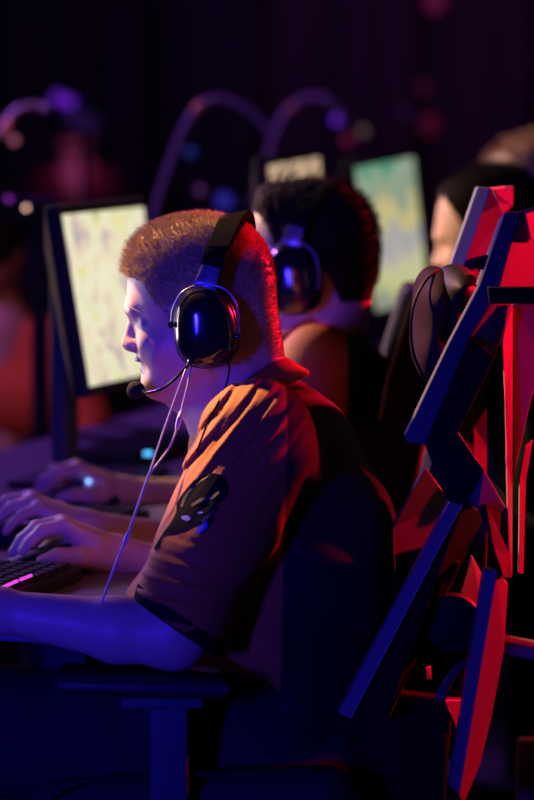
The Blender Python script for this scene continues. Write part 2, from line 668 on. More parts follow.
def hair_mask1(q):
    """short back-and-sides: q local (forward, left, up) in metres -> length of hair there, 0 = bare"""
    px = 200 - q[0] * 800 - 105 * abs(q[1]); py = 300 - q[2] * 800
    # hairline from the forehead over the temple, in front of the ear and behind it down to the nape
    line = np.interp(px, [118, 128, 140, 147, 152, 158, 166, 172, 178, 188, 225, 235, 282], [268, 275, 278, 280, 292, 300, 306, 326, 330, 300, 312, 345, 356])
    if py > line: return 0.0
    top = np.interp(py, [215, 250, 278, 300, 340], [.0105, .0115, .0085, .004, .002])
    back = np.interp(px, [120, 150, 200, 235, 260, 280], [1.5, 1.3, 1.0, .7, .36, .28])
    return float(max(.0016, top * back))


def strands(name, v, f, O, R, mask, count, material, parent, lift=1.0, width=0.0007, comb=(0.35, 0, 0.5), messy=0.45, shell=0.0012, sc=1.0, curl=0.3, drop=0.0, captrim=0.0):
    """a close hair cap lifted off the scalp plus separate tapered strands"""
    f = np.asarray(f); v = np.asarray(v)
    fc = v[f].mean(1)
    q = (fc - np.array(O)) @ R / sc
    near = np.nonzero((np.abs(q) < 0.16).all(1))[0]
    ln = np.zeros(len(f))
    for i in near:
        ln[i] = mask(q[i])
    idx = np.nonzero(ln > 0)[0]
    Vv = []; Ff = []
    # normals
    a = v[f[:, 1]] - v[f[:, 0]]; b = v[f[:, 3]] - v[f[:, 0]]
    nr = np.cross(a, b); ar = np.linalg.norm(nr, axis=1); nr /= ar[:, None] + 1e-12
    # cap
    capi = idx[ln[idx] > captrim]
    used = np.unique(f[capi]); remap = {int(u): i for i, u in enumerate(used)}
    vn = np.zeros_like(v); np.add.at(vn, f[idx].ravel(), np.repeat(nr[idx], 4, axis=0))
    vl = np.zeros(len(v)); np.maximum.at(vl, f[idx].ravel(), np.repeat(ln[idx], 4))
    for u in used:
        nn = vn[u] / (np.linalg.norm(vn[u]) + 1e-9)
        Vv.append(v[u] + nn * (min(shell, .25 * vl[u]) * sc + 0.30 * vl[u] * sc * (0.9 + 0.2 * random.random())))
    for i in capi:
        Ff.append(tuple(remap[int(x)] for x in f[i]))
    pr = ar[idx] / ar[idx].sum()
    pick = rng.choice(idx, count, p=pr)
    C = R @ np.array(comb, float)
    for i in pick:
        w = rng.random(4); w /= w.sum()
        p = (v[f[i]] * w[:, None]).sum(0)
        L = ln[i] * sc * (0.7 + 0.6 * random.random())
        d = nr[i] * lift + C * min(1.0, ln[i] / .012) + rng.normal(0, messy, 3) * 0.6
        d /= np.linalg.norm(d)
        d2 = d + rng.normal(0, curl, 3) + C * 0.3 + np.array([0, 0, -drop])
        d2 /= np.linalg.norm(d2)
        pts = [p - nr[i] * .0005, p + d * L * .5, p + d * L * .5 + d2 * L * .5]
        sd = np.cross(d, rng.normal(0, 1, 3)); sd /= np.linalg.norm(sd) + 1e-9
        sd2 = np.cross(d, sd)
        w0 = width * (0.8 + 0.5 * random.random())
        base = len(Vv)
        for pt, ww in zip(pts, (1, .8, .18)):
            for an in (0, 2.094, 4.189):
                Vv.append(pt + (sd * math.cos(an) + sd2 * math.sin(an)) * w0 * ww)
        for lv in (0, 1):
            for s in range(3):
                s2 = (s + 1) % 3
                Ff.append((base + lv * 3 + s, base + lv * 3 + s2, base + lv * 3 + 3 + s2, base + lv * 3 + 3 + s))
    return from_arrays(name, Vv, Ff, material, parent, True)


def noise_fold(freq, amp, c, r, seedv):
    ph = np.random.default_rng(seedv).random((6, 4)) * 6.28
    dirs = np.random.default_rng(seedv + 1).normal(0, 1, (6, 3))
    dirs /= np.linalg.norm(dirs, axis=1)[:, None]

    def fn(p):
        wq = p + 0.02 * np.sin(p[:, [1, 2, 0]] * 17 + ph[0, :3])
        o = np.zeros(len(p))
        for i in range(6):
            o += np.sin((wq @ dirs[i]) * freq * (0.6 + 0.25 * i) + ph[i, 3]) / 6
        return amp * o
    return dict(fn=fn, c=np.array(c, float), r=r, k=1, op='d')


def streak_fold(origin, across, amp, wl, c, rad):
    """parallel creases: ridges vary along 'across', faded out beyond rad from c"""
    ac = np.array(across, float); ac /= np.linalg.norm(ac)
    c = np.array(c, float)

    def fn(p):
        u = (p - np.array(origin)) @ ac
        g = np.exp(-((p - c) ** 2).sum(1) / (rad * rad))
        return -amp * g * (0.6 * np.sin(u * 6.283 / wl + 1.3 * np.sin(p[:, 2] * 22)) + 0.4 * np.sin(u * 6.283 / (wl * .53) + 2 + p[:, 2] * 31))
    return dict(fn=fn, c=c, r=rad * 1.6, k=1, op='d')


# ================================================================== FIRST PLAYER
H1 = 0.0024
YAW1 = math.radians(8)
R1 = head_axes(YAW1)
O1 = W(200, 300, 0.0)
p1 = empty('person', W(300, 770, 0), 'fair short-haired man in black headset and orange sleeved jersey, seated in front', 'person', 'seated players')
hp, L1 = head_prims(O1, R1)
body = list(hp)
body += [cone(W(230, 345, 0), W(246, 425, 0), .060, .067, .02),
         cone(W(246, 425, 0), W(285, 520, 0), .06, .09, .03, ys=1.4),
         cone(W(285, 520, 0), W(285, 700, 0), .10, .115, .03, ys=1.3)]
Mh1 = lambda x, y, Y: W(x, y, Y)
# near arm (left)
body += [cone(W(258, 440, -.17), W(186, 612, -.255), .055, .045, .02),
         cone(W(186, 612, -.255), W(170, 634, -.262), .044, .0385, .02),
         ell(W(182, 648, -.262), (.020, .022, .02), None, .02),
         cone(W(172, 634, -.262), W(118, 630, -.255), .0395, .0375, .015),
         cone(W(118, 630, -.255), W(2, 611, -.235), .0375, .0245, .015)]
Mh1L = lambda x, y, Y: W(2 + (x - 118) * 1.12, 611 + (y - 556) * .95, -.235 - (Y - .2))
body += hand_prims(Mh1L)
# far arm (right)
body += [cone(W(262, 430, .17), W(212, 585, .25), .05, .043, .02),
         cone(W(212, 585, .25), W(165, 572, .225), .04, .034, .015),
         cone(W(165, 572, .225), W(118, 556, .2), .034, .0255, .015)]
body += hand_prims(Mh1)
sk1, v1, f1 = sdf_obj('body', body, H1, M['skin'], p1)

for s in (1, -1):
    c = L1(149.2, 320.7, s * .033)
    ev = bmesh.new()
    bmesh.ops.create_uvsphere(ev, u_segments=20, v_segments=14, radius=.0112)
    bmesh.ops.translate(ev, verts=ev.verts, vec=Vector(c))
    eo = from_bm('eye', ev, M['eye'], p1)
    lathe('iris', [(.0001, .0112), (.0042, .0105), (.0056, .0095), (.0056, .007)], c, R1[:, 0], M['iris'], eo, 20)
    tube('eyelashes', [L1(142, 318.5, s * .020), L1(137.8, 318.6, s * .031), L1(142.4, 319.8, s * .041), L1(148.5, 321.2, s * .048)], [.0006, .0012, .0011, .0006], M['hair_brown'], p1, 6)
    tube('eyebrow', [L1(129.6, 308, s * .012), L1(129.8, 306, s * .025), L1(135.5, 306, s * .042), L1(147.5, 310, s * .057)], [.0006, .0013, .0012, .0005], M['hair_brown'], p1, 6)

strands('hair', v1, f1, O1, R1, hair_mask1, 26000, M['hair_fair'], p1, captrim=.0048, width=.0004, comb=(.45, 0, .45), messy=.5)

# jersey -----------------------------------------------------------
jer = [cone(W(283, 462, 0), W(285, 545, 0), .092, .138, .03, ys=1.42),
       ell(W(262, 448, 0), (.085, .165, .07), None, .05),
       cone(W(285, 545, 0), W(265, 620, 0), .138, .158, .04, ys=1.22),
       cone(W(265, 620, 0), W(285, 790, 0), .155, .158, .04, ys=1.30),
       ell(W(187, 642, 0), (.095, .14, .085), None, .03),
       cone(W(248, 396, 0), W(256, 425, 0), .060, .075, .03, ys=1.15),
       cone(W(258, 442, -.165), W(186, 602, -.250), .0745, .0600, .025),
       cone(W(186, 602, -.250), W(166, 660, -.266), .0600, .0570, .01),
       cone(W(262, 436, .165), W(210, 585, .245), .072, .056, .025)]
hem_c = W(177, 626, -.258)
hem_d = W(180.5 - 52, 622 + 76, -.268) - W(180.5, 622, -.256)
jer.append(halfspace(hem_c, hem_d, W(172, 650, -.262), .10))
jer.append(halfspace(W(216, 570, .24), W(210, 585, .245) - W(262, 436, .165), W(205, 600, .247), .085))
jer.append(halfspace(W(240, 383, 0), W(234, 360, 0) - W(244, 400, 0), W(238, 365, 0), .05))
shc = W(228, 432, -.2)
acr = W(60 + 200, 430 + 48, -.2) - W(200, 430, -.2)
jer.append(streak_fold(shc, acr, .0045, .019, W(222, 438, -.2), .08))
jer.append(noise_fold(42, .0060, W(285, 560, 0), .42, 3))
jer.append(streak_fold(W(160, 590, -.3), W(170, 600, -.3) - W(163, 630, -.3), .004, .022, W(160, 588, -.29), .05))
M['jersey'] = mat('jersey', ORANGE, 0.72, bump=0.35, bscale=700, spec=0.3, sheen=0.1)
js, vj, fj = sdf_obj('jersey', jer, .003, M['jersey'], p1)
sp = W(285, 470, -.2)
loc = Vector(sp)
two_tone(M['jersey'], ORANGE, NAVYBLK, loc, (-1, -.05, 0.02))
bvhj = world_bvh(vj, fj)

# collar: a standing band round the neck
cb = bmesh.new()
rows = []
N = 48
cen = W(246, 396, 0)
ax_f = W(198, 428, 0) - W(290, 380, 0); La = np.linalg.norm(ax_f) / 2; ax_f /= np.linalg.norm(ax_f)
ax_s = np.array([0, -1.0, 0]); Lb = .076
nrm_c = np.cross(ax_f, ax_s); nrm_c = nrm_c if nrm_c[2] > 0 else -nrm_c
for i in range(N):
    an = 2 * math.pi * i / N
    rad = ax_f * math.cos(an) * La + ax_s * math.sin(an) * Lb
    o = rad / np.linalg.norm(rad)
    bk = max(0, -math.cos(an))
    p = cen + rad + nrm_c * (.012 * abs(math.sin(an)))
    hgt = .008 + .010 * bk
    fl = .018 + .008 * bk
    prof = [p - nrm_c * .012 - o * .003, p + nrm_c * hgt - o * .004, p + nrm_c * (hgt + .002) - o * .001, p + nrm_c * (hgt - .001) + o * .003,
            p - nrm_c * .010 + o * fl * .75, p - nrm_c * .014 + o * fl * .6]
    rows.append([cb.verts.new(Vector(q)) for q in prof])
for i in range(N):
    a, b = rows[i], rows[(i + 1) % N]
    for j in range(6):
        k = (j + 1) % 6
        cb.faces.new((a[j], a[k], b[k], b[j]))
M['jersey_plain'] = mat('jersey_orange', ORANGE, 0.72, bump=0.35, bscale=700, spec=0.3)
from_bm('collar', cb, M['jersey_plain'], p1, angle=None)

# dark cuff at the sleeve's hem
hd = hem_d / np.linalg.norm(hem_d)
cuff = [cone(W(186, 602, -.250), W(166, 660, -.266), .0612, .0584, .004),
        halfspace(hem_c + hd * .003, hd, hem_c + hd * .03, .06, .002),
        halfspace(hem_c - hd * .016, -hd, hem_c - hd * .05, .06, .002)]
sdf_obj('cuff', cuff, .0025, M['cuff'], p1)

# print on the sleeve: a dark animal-like head with pale marks
em = decal('emblem', [(177, 512), (177, 504), (181, 497), (187, 489), (194, 481), (202, 476), (212, 473), (221, 475), (227, 481), (229, 489), (227, 497), (221, 503),
                      (214, 507), (219, 507), (216, 511), (213, 514), (214, 520), (210, 527), (203, 534), (197, 535), (200, 529), (196, 524), (186, 529), (176, 533),
                      (168, 535), (163, 538), (160, 546), (156, 552), (155, 548), (159, 541), (164, 533), (170, 525), (174, 519)], bvhj, M['emblem_black'], p1)
decal('emblem_mark', [(182, 517), (188, 516), (192, 519), (189, 522), (183, 520)], bvhj, M['emblem_grey'], em, lift=.002, step=1.2)
decal('emblem_mark', [(198, 512.5), (203, 512), (204, 514), (199, 515)], bvhj, M['emblem_grey'], em, lift=.002, step=1.2)
decal('emblem_mark', [(199, 527), (203, 525), (207, 521), (208, 528), (203, 532), (198, 535), (197, 532)], bvhj, M['emblem_grey'], em, lift=.002, step=1.2)
decal('emblem_mark', [(202, 521), (207, 516), (214, 510), (215, 512), (208, 519), (203, 524)], bvhj, M['emblem_line'], em, lift=.002, step=1.2)
decal('emblem_outline', [(181, 507), (184, 498), (191, 488), (200, 481), (209, 477), (209, 478.2), (201, 483), (193, 490), (187, 499), (183.5, 508)], bvhj, M['emblem_line'], em, lift=.002, step=1.2)
decal('emblem_outline', [(192, 505), (201, 499), (212, 497), (219, 492), (220, 494), (213, 500), (203, 501.5), (193, 507.5)], bvhj, M['emblem_line'], em, lift=.002, step=1.2)

# trousers and shoes
tr = []
for s, kx in ((-1, -70), (1, -55)):
    tr += [cone(W(285, 752, s * .10), W(kx, 728, s * .17), .105, .070, .04),
           cone(W(kx, 728, s * .17), np.array([W(kx, 728, 0)[0] + .03, s * .17, .12]), .068, .05, .02)]
tr.append(ell(W(290, 770, 0), (.15, .2, .09), None, .05))
tr.append(noise_fold(45, .005, W(150, 740, 0), .6, 11))
sdf_obj('trousers', tr, .005, M['jeans'], p1)
for s, kx in ((-1, -70), (1, -55)):
    x = W(kx, 728, 0)[0] + .03
    sdf_obj('shoe', [cone((x + .02, s * .17, .06), (x - .17, s * .17, .04), .05, .038, .03), halfspace((x, 0, .002), (0, 0, -1), (x - .07, s * .17, -.02), .2)], .005, M['black_matte'], p1)


# ================================================================== HEADSET
def headset(O, R, sc, label, detail=True, group='black gaming headsets', comp=111.0, dx=0.0):
    root = empty('headset', O, label, 'headset', group)
    R = np.array(R)

    def L(px, py, s):
        return np.array(O) + R @ (np.array([(200 - px - comp * abs(s) - dx) / 800, s, (300 - py) / 800]) * sc)
    lean = math.radians(7)
    # band: over the crown, slightly behind the ears
    arch = [(211, 281, .108), (215, 260, .105), (220, 244, .097), (226, 231, .076), (232, 224, .040), (235, 221, 0)]
    pth = [L(px - 1, py - 1, s) for px, py, s in arch] + [L(px - 1, py - 1, -s) for px, py, s in arch[-2::-1]]
    wd = R @ np.array([-1, 0, .18])
    bnd = band('headband', pth, wd, .027 * sc, .0032 * sc, M['band_black'], root)
    pad = [L(221, 244, .100), L(226, 232, .079), L(231, 223, .050), L(235, 217.5, .018), L(235.5, 216.5, 0)]
    pad = pad + [L(221, 244, -.100), L(226, 232, -.079), L(231, 223, -.050), L(235, 217.5, -.018)][::-1]
    band('headband_pad', pad, wd, [x * sc for x in (.028, .034, .038, .034, .028)], [x * sc for x in (.006, .010, .011, .010, .006)], M['band_black'], bnd)
    for sgn in (1, -1):
        cup_c = L(207.5, 322, sgn * .104)
        A = R @ np.array([math.cos(lean), 0, -math.sin(lean)])
        S = R @ np.array([0, sgn, 0]); Zc = np.cross(S, A) * (1 if True else -1)
        Rc = np.stack([A, S, Zc], 1)
        if abs(np.linalg.det(Rc) + 1) < .1: Rc[:, 2] *= -1

        def ring(rx, rz, off, n=40, e=2.5):
            out = []
            for i in range(n):
                an = 2 * math.pi * i / n
                cx, sz = math.cos(an), math.sin(an)
                x = abs(cx) ** (2 / e) * math.copysign(1, cx) * rx; z = abs(sz) ** (2 / e) * math.copysign(1, sz) * rz
                z *= 1.0
                x *= 1 - .10 * (z / rz)
                out.append(cup_c + Rc @ (np.array([x, off, z]) * sc))
            return out

        def loft(name, prof, material, parent):
            bm = bmesh.new()
            rows = [[bm.verts.new(Vector(p)) for p in ring(*q)] for q in prof]
            for a, b in zip(rows[:-1], rows[1:]):
                for i in range(len(a)):
                    j = (i + 1) % len(a)
                    bm.faces.new((a[i], a[j], b[j], b[i]))
            bm.faces.new(rows[0]); bm.faces.new(rows[-1])
            return from_bm(name, bm, material, parent, angle=40)
        cup = loft('ear_cup', [(.020, .030, -.012), (.038, .049, -.010), (.0395, .050, -.004), (.0395, .050, .0005), (.0375, .0480, .003), (.0372, .0475, .0045), (.036, .0465, .010),
                               (.0335, .044, .0155), (.0295, .0395, .0205), (.023, .032, .0240), (.014, .020, .0262), (.005, .008, .0270)], M['black_gloss'], root)
        loft('ear_cushion', [(.020, .028, -.034), (.032, .043, -.034), (.037, .048, -.028), (.038, .049, -.018), (.036, .047, -.010), (.02, .03, -.0095)], M['leather'], cup)
        yk = [(174, 319, .112), (176, 303, .116), (184, 288, .116), (198, 281, .113), (212, 279.5, .112), (227, 284, .114), (236.5, 295, .117), (240, 312, .116), (240, 329, .112)]
        yo = tube('yoke', [L(x, y, sgn * z) for x, y, z in yk], .0017 * sc, M['steel'], root, 8)
        for x, y in ((174, 319), (239.5, 330)):
            lathe('pivot', [(.0035 * sc, -.006 * sc), (.004 * sc, 0), (.004 * sc, .005 * sc), (.002 * sc, .006 * sc)], L(x, y, sgn * .110), R @ np.array([0, sgn, 0]), M['black_gloss'], yo, 16)
        # slider plate between yoke and band
        band('slider', [L(206.5, 282, sgn * .1125), L(209, 275, sgn * .1115), L(213, 262, sgn * .1070)], wd, [.030 * sc, .0265 * sc, .0245 * sc], .0022 * sc, M['steel'], root)
    if detail:
        bm_p = [L(195, 353.5, .128), L(190, 358.5, .128), L(178, 371, .120), L(166, 381, .108), L(157, 385, .098), L(149, 387.5, .088), L(143, 388.5, .078)]
        boom = tube('microphone_boom', bm_p, [.0028, .0022, .0018, .0018, .0017, .0017], M['black_gloss'], root, 10)
        lathe('boom_joint', [(.004, -.004), (.005, 0), (.005, .005), (.003, .007)], L(195, 353.5, .125), R @ np.array([0.2, 1, 0]), M['black_gloss'], root, 16)
        sdf_obj('microphone', [ell(L(137, 386.5, .070), (.0115, .011, .0115), None, .003), cone(L(137, 386.5, .070), L(145, 388.5, .080), .006, .0035, .004)], .0015, M['foam'], root)
    return root, L


hs1, LH1 = headset(O1, R1, 1.0, 'black headset with thin microphone boom worn by fair-haired man in front')
# lead of the headset
cabp = [W(226, 356, -.118), W(229.5, 368, -.122), W(225, 388, -.118), W(217, 405, -.122), W(208, 422, -.15), W(201, 440, -.19), W(197, 452, -.21)]


def settle(pts, bvh, lift):
    """push points of a lead to just outside the cloth seen from the camera"""
    out = []
    for p in pts:
        d = Vector(p) - CAM; L = d.length; d.normalize()
        loc, n, i, dist = bvh.ray_cast(CAM, d)
        if loc is not None and dist < L + lift:
            p = np.array(CAM + d * (dist - lift))
        out.append(np.array(p))
    return out


bvh_sk = world_bvh(v1, f1)
cabp = settle(settle(cabp, bvhj, .003), bvh_sk, .003)
tube('headset_cable', cabp, .0012, M['band_black'], hs1, 8)

# white earphone lead
ec = empty('earphone_cable', W(104, 600, -.25), 'thin pale earphone cable hanging in front of the man, two leads joining into one', 'cable')
A = [W(190, 357, -.10), W(184, 374, -.135), W(176, 396, -.15), W(166, 424, -.17), W(157, 450, -.19), W(150, 472, -.21)]
Bq = [W(193, 355, -.10), W(190, 372, -.125), W(187, 388, -.14), W(183, 404, -.15), W(177, 428, -.17), W(170, 446, -.185), W(161, 459, -.2), W(150, 473, -.21)]
A = settle(A, bvh_sk, .003)
Bq = settle(Bq, bvh_sk, .003)
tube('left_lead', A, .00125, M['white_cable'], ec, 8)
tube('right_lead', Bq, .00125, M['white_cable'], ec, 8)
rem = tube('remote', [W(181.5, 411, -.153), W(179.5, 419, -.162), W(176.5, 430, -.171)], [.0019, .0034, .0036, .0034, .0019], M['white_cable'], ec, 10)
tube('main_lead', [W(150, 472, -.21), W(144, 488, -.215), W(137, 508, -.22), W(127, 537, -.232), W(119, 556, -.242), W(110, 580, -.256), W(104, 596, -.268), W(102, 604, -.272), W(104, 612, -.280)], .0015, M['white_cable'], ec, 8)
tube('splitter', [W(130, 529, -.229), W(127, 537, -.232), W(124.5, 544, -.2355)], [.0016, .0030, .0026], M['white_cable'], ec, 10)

# ================================================================== FIRST CHAIR
ch = empty('gaming_chair', (W(300, 790, 0)[0], 0, 0), 'angular black and pale gaming chair with winged backrest behind the fair-haired man', 'chair', 'gaming chairs')
SH, BK = M['chair_shell'], M['chair_black']
y0 = -.22
yf_ = .20
# lower backrest rail beside the man's back
facets('side_rail', [(449, 502, y0 + .013), (338, 714, y0 + .013), (463, 503, y0), (351, 719, y0), (465, 504, y0 + .012), (353, 720, y0 + .012)],
       [(0, 2, 3, 1), (2, 4, 5, 3)], .03, SH, ch)
facets('rail_flank', [(464, 503, y0 + .008), (352, 719, y0 + .008), (486, 514, y0 + .09), (386, 722, y0 + .012)], [(0, 2, 3, 1)], .02, M['cuff'], ch)
facets('red_light_shield', [(437, 556, y0 + .03), (462, 562, y0 + .05), (388, 722, y0 + .03), (353, 719, y0 + .02)], [(0, 1, 2, 3)], .24, M['cuff'], ch, bevel=.006)  # added slab that keeps red light off the back of the shirt
for xx_, yy_ in ((486, 262), (478, 300)):
    tube('wing_brace', [W(xx_, yy_, y0 + .03), W(xx_ + 6, yy_ + 16, .02), W(xx_ + 6, yy_ + 16, .15), W(xx_ - 6, yy_, yf_ + .03)], .009, BK, ch, 10)
facets('inner_panel', [(425, 468, -.15), (393, 528, -.15), (396, 600, -.15), (449, 499, -.06), (400, 600, -.11)], [(0, 3, 4, 2, 1)], .03, M['chair_dark'], ch)
# big side wing, upper: lit left bevel, dark face
facets('side_wing', [(505, 213, y0 + .007), (480, 284, y0 + .0085), (449, 343, y0 + .009), (405, 436, y0 + .0085), (407, 443, y0 + .008),
                     (520, 212, y0), (499, 289, y0), (470, 336, y0), (425, 444, y0)],
       [(0, 5, 6, 1), (1, 6, 7, 2), (2, 7, 8, 4, 3)], .03, M['plastic_blue'], ch, bevel=.001)
facets('wing_face', [(470, 336, y0 - .001), (495, 358, y0 + .004), (458, 432, y0 + .004), (485, 472, y0 + .004), (472, 510, y0 + .004), (446, 500, y0), (425, 444, y0)],
       [(0, 1, 2, 6), (6, 2, 3, 5), (5, 3, 4)], .03, BK, ch, bevel=.0018)
facets('wing_trim', [(500, 218, y0 + .06), (505, 214, y0 + .008), (481, 285, y0 + .009), (476, 285, y0 + .06)], [(0, 1, 2, 3)], .01, M['chair_shell'], ch, bevel=.0006)
# red-lit flank of the near wing
facets('wing_flank', [(520, 212, y0 + .002), (536, 207, y0 + .03), (575, 215, y0 + .11), (499, 289, y0 + .002), (560, 292, y0 + .115)],
       [(0, 1, 2, 4, 3)], .02, SH, ch)
facets('flank_lower', [(494, 300, y0 + .004), (512, 303, y0 + .045), (470, 337, y0 + .004), (495, 358, y0 + .06)], [(0, 1, 3, 2)], .02, SH, ch)
facets('cross_bar', [(488, 287.5, y0 - .022), (600, 287, y0 - .01), (600, 304, y0 - .01), (490, 304, y0 - .022)], [(0, 1, 2, 3)], .025, BK, ch)
# strut and right panel closing the triangular window
facets('strut', [(503, 340, y0 + .02), (513, 306, y0 + .05), (512.5, 480, y0 + .05), (512.5, 575, y0 + .05), (505, 400, y0 + .02), (508, 513, y0 + .02), (509, 575, y0 + .02), (508, 306, y0 + .02)],
       [(7, 1, 2, 4, 0), (4, 2, 3, 6, 5)], .02, SH, ch, bevel=.001)
facets('rear_panel', [(513, 305, y0 + .05), (575, 300, y0 + .095), (545, 360, y0 + .078), (531, 400, y0 + .066), (515, 472, y0 + .053), (512.5, 480, y0 + .053)],
       [(0, 1, 2, 3, 4, 5)], .02, SH, ch)
facets('strut', [(484, 470, y0 - .006), (458, 432, y0 - .002), (509, 513, y0 + .024), (511, 572, y0 + .026), (505, 578, y0 + .022), (478, 508, y0 - .002), (470, 503, y0 - .006)],
       [(0, 2, 3, 4, 5, 6)], .02, SH, ch, bevel=.001)
facets('window_panel', [(456, 432, -.06), (498, 345, -.06), (488, 400, .02), (488, 480, .02)], [(0, 1, 2, 3)], .02, M['chair_dark'], ch, bevel=0)
facets('window_panel', [(488, 400, -.03), (498, 345, -.04), (509, 345, -.07), (511, 520, -.07), (488, 480, -.03)], [(0, 1, 2, 3, 4)], .02, BK, ch, bevel=0)
facets('latch_plate', [(478, 508, y0 - .018), (486, 504, y0 - .018), (510, 556, y0 + .012), (512, 578, y0 + .012), (504, 578, y0 - .018), (494, 548, y0 - .018)], [(0, 1, 2, 3, 4, 5)], .012, BK, ch, bevel=.001)
facets('edge_fin', [(526, 446, y0 + .06), (533, 440, y0 + .09), (526, 480, y0 + .085), (523.5, 574, y0 + .085), (519, 574, y0 + .06), (520, 478, y0 + .06)], [(0, 1, 2, 5), (5, 2, 3, 4)], .02, SH, ch, bevel=.001)
facets('rear_strut', [(484, 570, y0 + .013), (449, 786, y0 + .013), (497, 571, y0), (459, 795, y0), (508, 584, y0 + .038), (504, 650, y0 + .042), (491, 720, y0 + .042), (480, 765, y0 + .04), (463, 806, y0 + .02)],
       [(0, 2, 3, 1), (2, 4, 5, 6, 7, 8, 3)], .03, SH, ch)
facets('gusset', [(472, 556, -.10), (458, 603, -.10), (484, 612, -.04), (485, 580, -.04)], [(0, 3, 2, 1)], .02, SH, ch)
# far wing, seen past the near one
yf = .20
facets('far_wing', [(477, 187, yf + .012), (447, 274, yf + .012), (490, 188, yf), (463, 268, yf), (513, 186, yf + .07), (513, 206, yf + .07), (503, 216, yf + .055), (470, 320, yf + .04)],
       [(0, 2, 3, 1), (2, 4, 5, 6, 7, 3)], .03, SH, ch)
facets('wing_tip', [(493, 190, yf - .012), (513, 186, yf + .02), (512, 206, yf + .018), (502, 214, yf - .006)], [(0, 1, 2, 3)], .02, SH, ch)
facets('wing_tip', [(525, 213, y0 - .008), (545, 207, y0 + .02), (545, 245, y0 + .02), (531, 240, y0 - .004)], [(0, 1, 2, 3)], .02, SH, ch)
# padded core between the wings
facets('backrest', [(352, 722, .02), (350, 830, .02), (440, 830, .02), (452, 722, .02), (486, 600, .02), (492, 400, .02), (497, 300, .02), (478, 292, .02), (459, 330, .02), (436, 440, .02), (404, 570, .02)],
       [(0, 1, 2, 3), (0, 3, 4, 10), (10, 4, 5, 9), (9, 5, 6, 8), (6, 7, 8)], .15, BK, ch, bevel=.006)
facets('hip_light_shield', [(364, 690, y0 + .06), (356, 830, y0 + .06), (445, 830, y0 + .06), (450, 700, y0 + .08)], [(0, 1, 2, 3)], .04, M['cuff'], ch, bevel=.006)  # added black plate, covers the hips and blocks red light there
# headrest pillow
pr = [ell(W(430, 322, 0), (.021, .13, .062), None, .02), ell(W(436, 300, 0), (.024, .125, .04), None, .02), ell(W(433, 350, 0), (.020, .12, .042), None, .02)]
Rt = rotz(0)
pil = sdf_obj('headrest_pillow', pr + [noise_fold(60, .003, W(430, 325, 0), .15, 5)], .003, M['leather'], ch)[0]
sdf_obj('pillow_back', [ell(W(457, 285, -.01), (.024, .125, .024), None, .01), ell(W(450, 315, -.01), (.022, .12, .055), None, .02)], .003, M['chair_black'], pil)
tube('piping', [W(437, 270, -.135 + .09), W(424, 283, -.1), W(414, 305, -.118), W(411, 330, -.12), W(414, 355, -.11), W(424, 378, -.08)], .0018, M['black_satin'], pil, 8)
# tilt mechanism
hub = lathe('tilt_hub', [(.02, -.02), (.034, -.016), (.036, 0), (.034, .016), (.018, .02)], W(452, 622, -.16), (0, -1, 0), BK, ch, 28)
tube('lever', [W(470, 662, -.17), W(458, 668, -.18), (W(447, 682, -.185)), W(440, 700, -.185)], [.004, .005, .005, .007], M['plastic_blue'], hub, 10)
facets('lever_tab', [(443, 684, -.19), (454, 668, -.19), (460, 672, -.17), (448, 692, -.17)], [(0, 1, 2, 3)], .012, SH, hub, bevel=.001)
facets('lever_tab', [(426, 668, -.19), (431, 666, -.17), (432, 680, -.17), (427, 680, -.19)], [(0, 1, 2, 3)], .01, SH, hub, bevel=.001)
facets('bracket', [(444, 700, -.16), (452, 715, -.16), (462, 745, -.12), (464, 700, -.12)], [(0, 3, 2, 1)], .02, SH, hub, bevel=.001)
# armrest
ar = sdf_obj('armrest_pad', [rbox(W(143, 680.5, -.262), (.103, .046, .0125), .011, np.array(Matrix.Rotation(math.radians(1.6), 3, 'Y')))], .003, M['leather'], ch)[0]
boxm('pad_lit_edge', W(144, 687, -.303), (.100, .008, .0045), M['chair_dark'], ch, .002, Matrix.Rotation(math.radians(1.6), 3, 'Y'))  # paler strip stands in for the lit lower edge of the pad
boxm('armrest_plate', W(163, 698, -.262), (.048, .036, .006), M['plastic_blue'], ch, .003)
post = boxm('armrest_post', W(170, 790, -.262), (.0225, .026, .112), M['plastic_blue'], ch, .006)
boxm('height_button', W(160, 706, -.289), (.006, .002, .004), M['black_satin'], post, .001)
# seat
seat_p = [rbox(W(175, 840, 0), (.22, .255, .055), .05, None), cone(W(60, 812, -.215), W(320, 803, -.215), .042, .05, .03), cone(W(60, 812, .215), W(320, 803, .215), .042, .05, .03)]
seat = sdf_obj('seat', seat_p, .005, M['seat_fabric'], ch)[0]
tube('piping', [W(40, 806, -.257), W(70, 786, -.262), W(100, 779.5, -.262), W(150, 776, -.262), W(230, 773, -.268), W(310, 770, -.264)], .0028, M['black_satin'], seat, 8)
cx = W(300, 790, 0)[0]
zs = W(225, 870, 0)[2]
lathe('gas_lift', [(.06, .0), (.06, .02), (.028, .03), (.028, zs - .13)], (cx, 0, .10), (0, 0, 1), BK, ch)
for i in range(5):
    a = i * 2 * math.pi / 5 + .3
    ex, ey = cx + .3 * math.cos(a), .3 * math.sin(a)
    lg = tube('base_leg', [(cx + .04 * math.cos(a), .04 * math.sin(a), .12), (ex, ey, .08)], [.03, .02], BK, ch, 10, smooth=False)
    lathe('caster', [(.012, -.02), (.03, -.018), (.03, .018), (.012, .02)], (ex, ey, .0305), (-math.sin(a), math.cos(a), 0), BK, lg, 20)


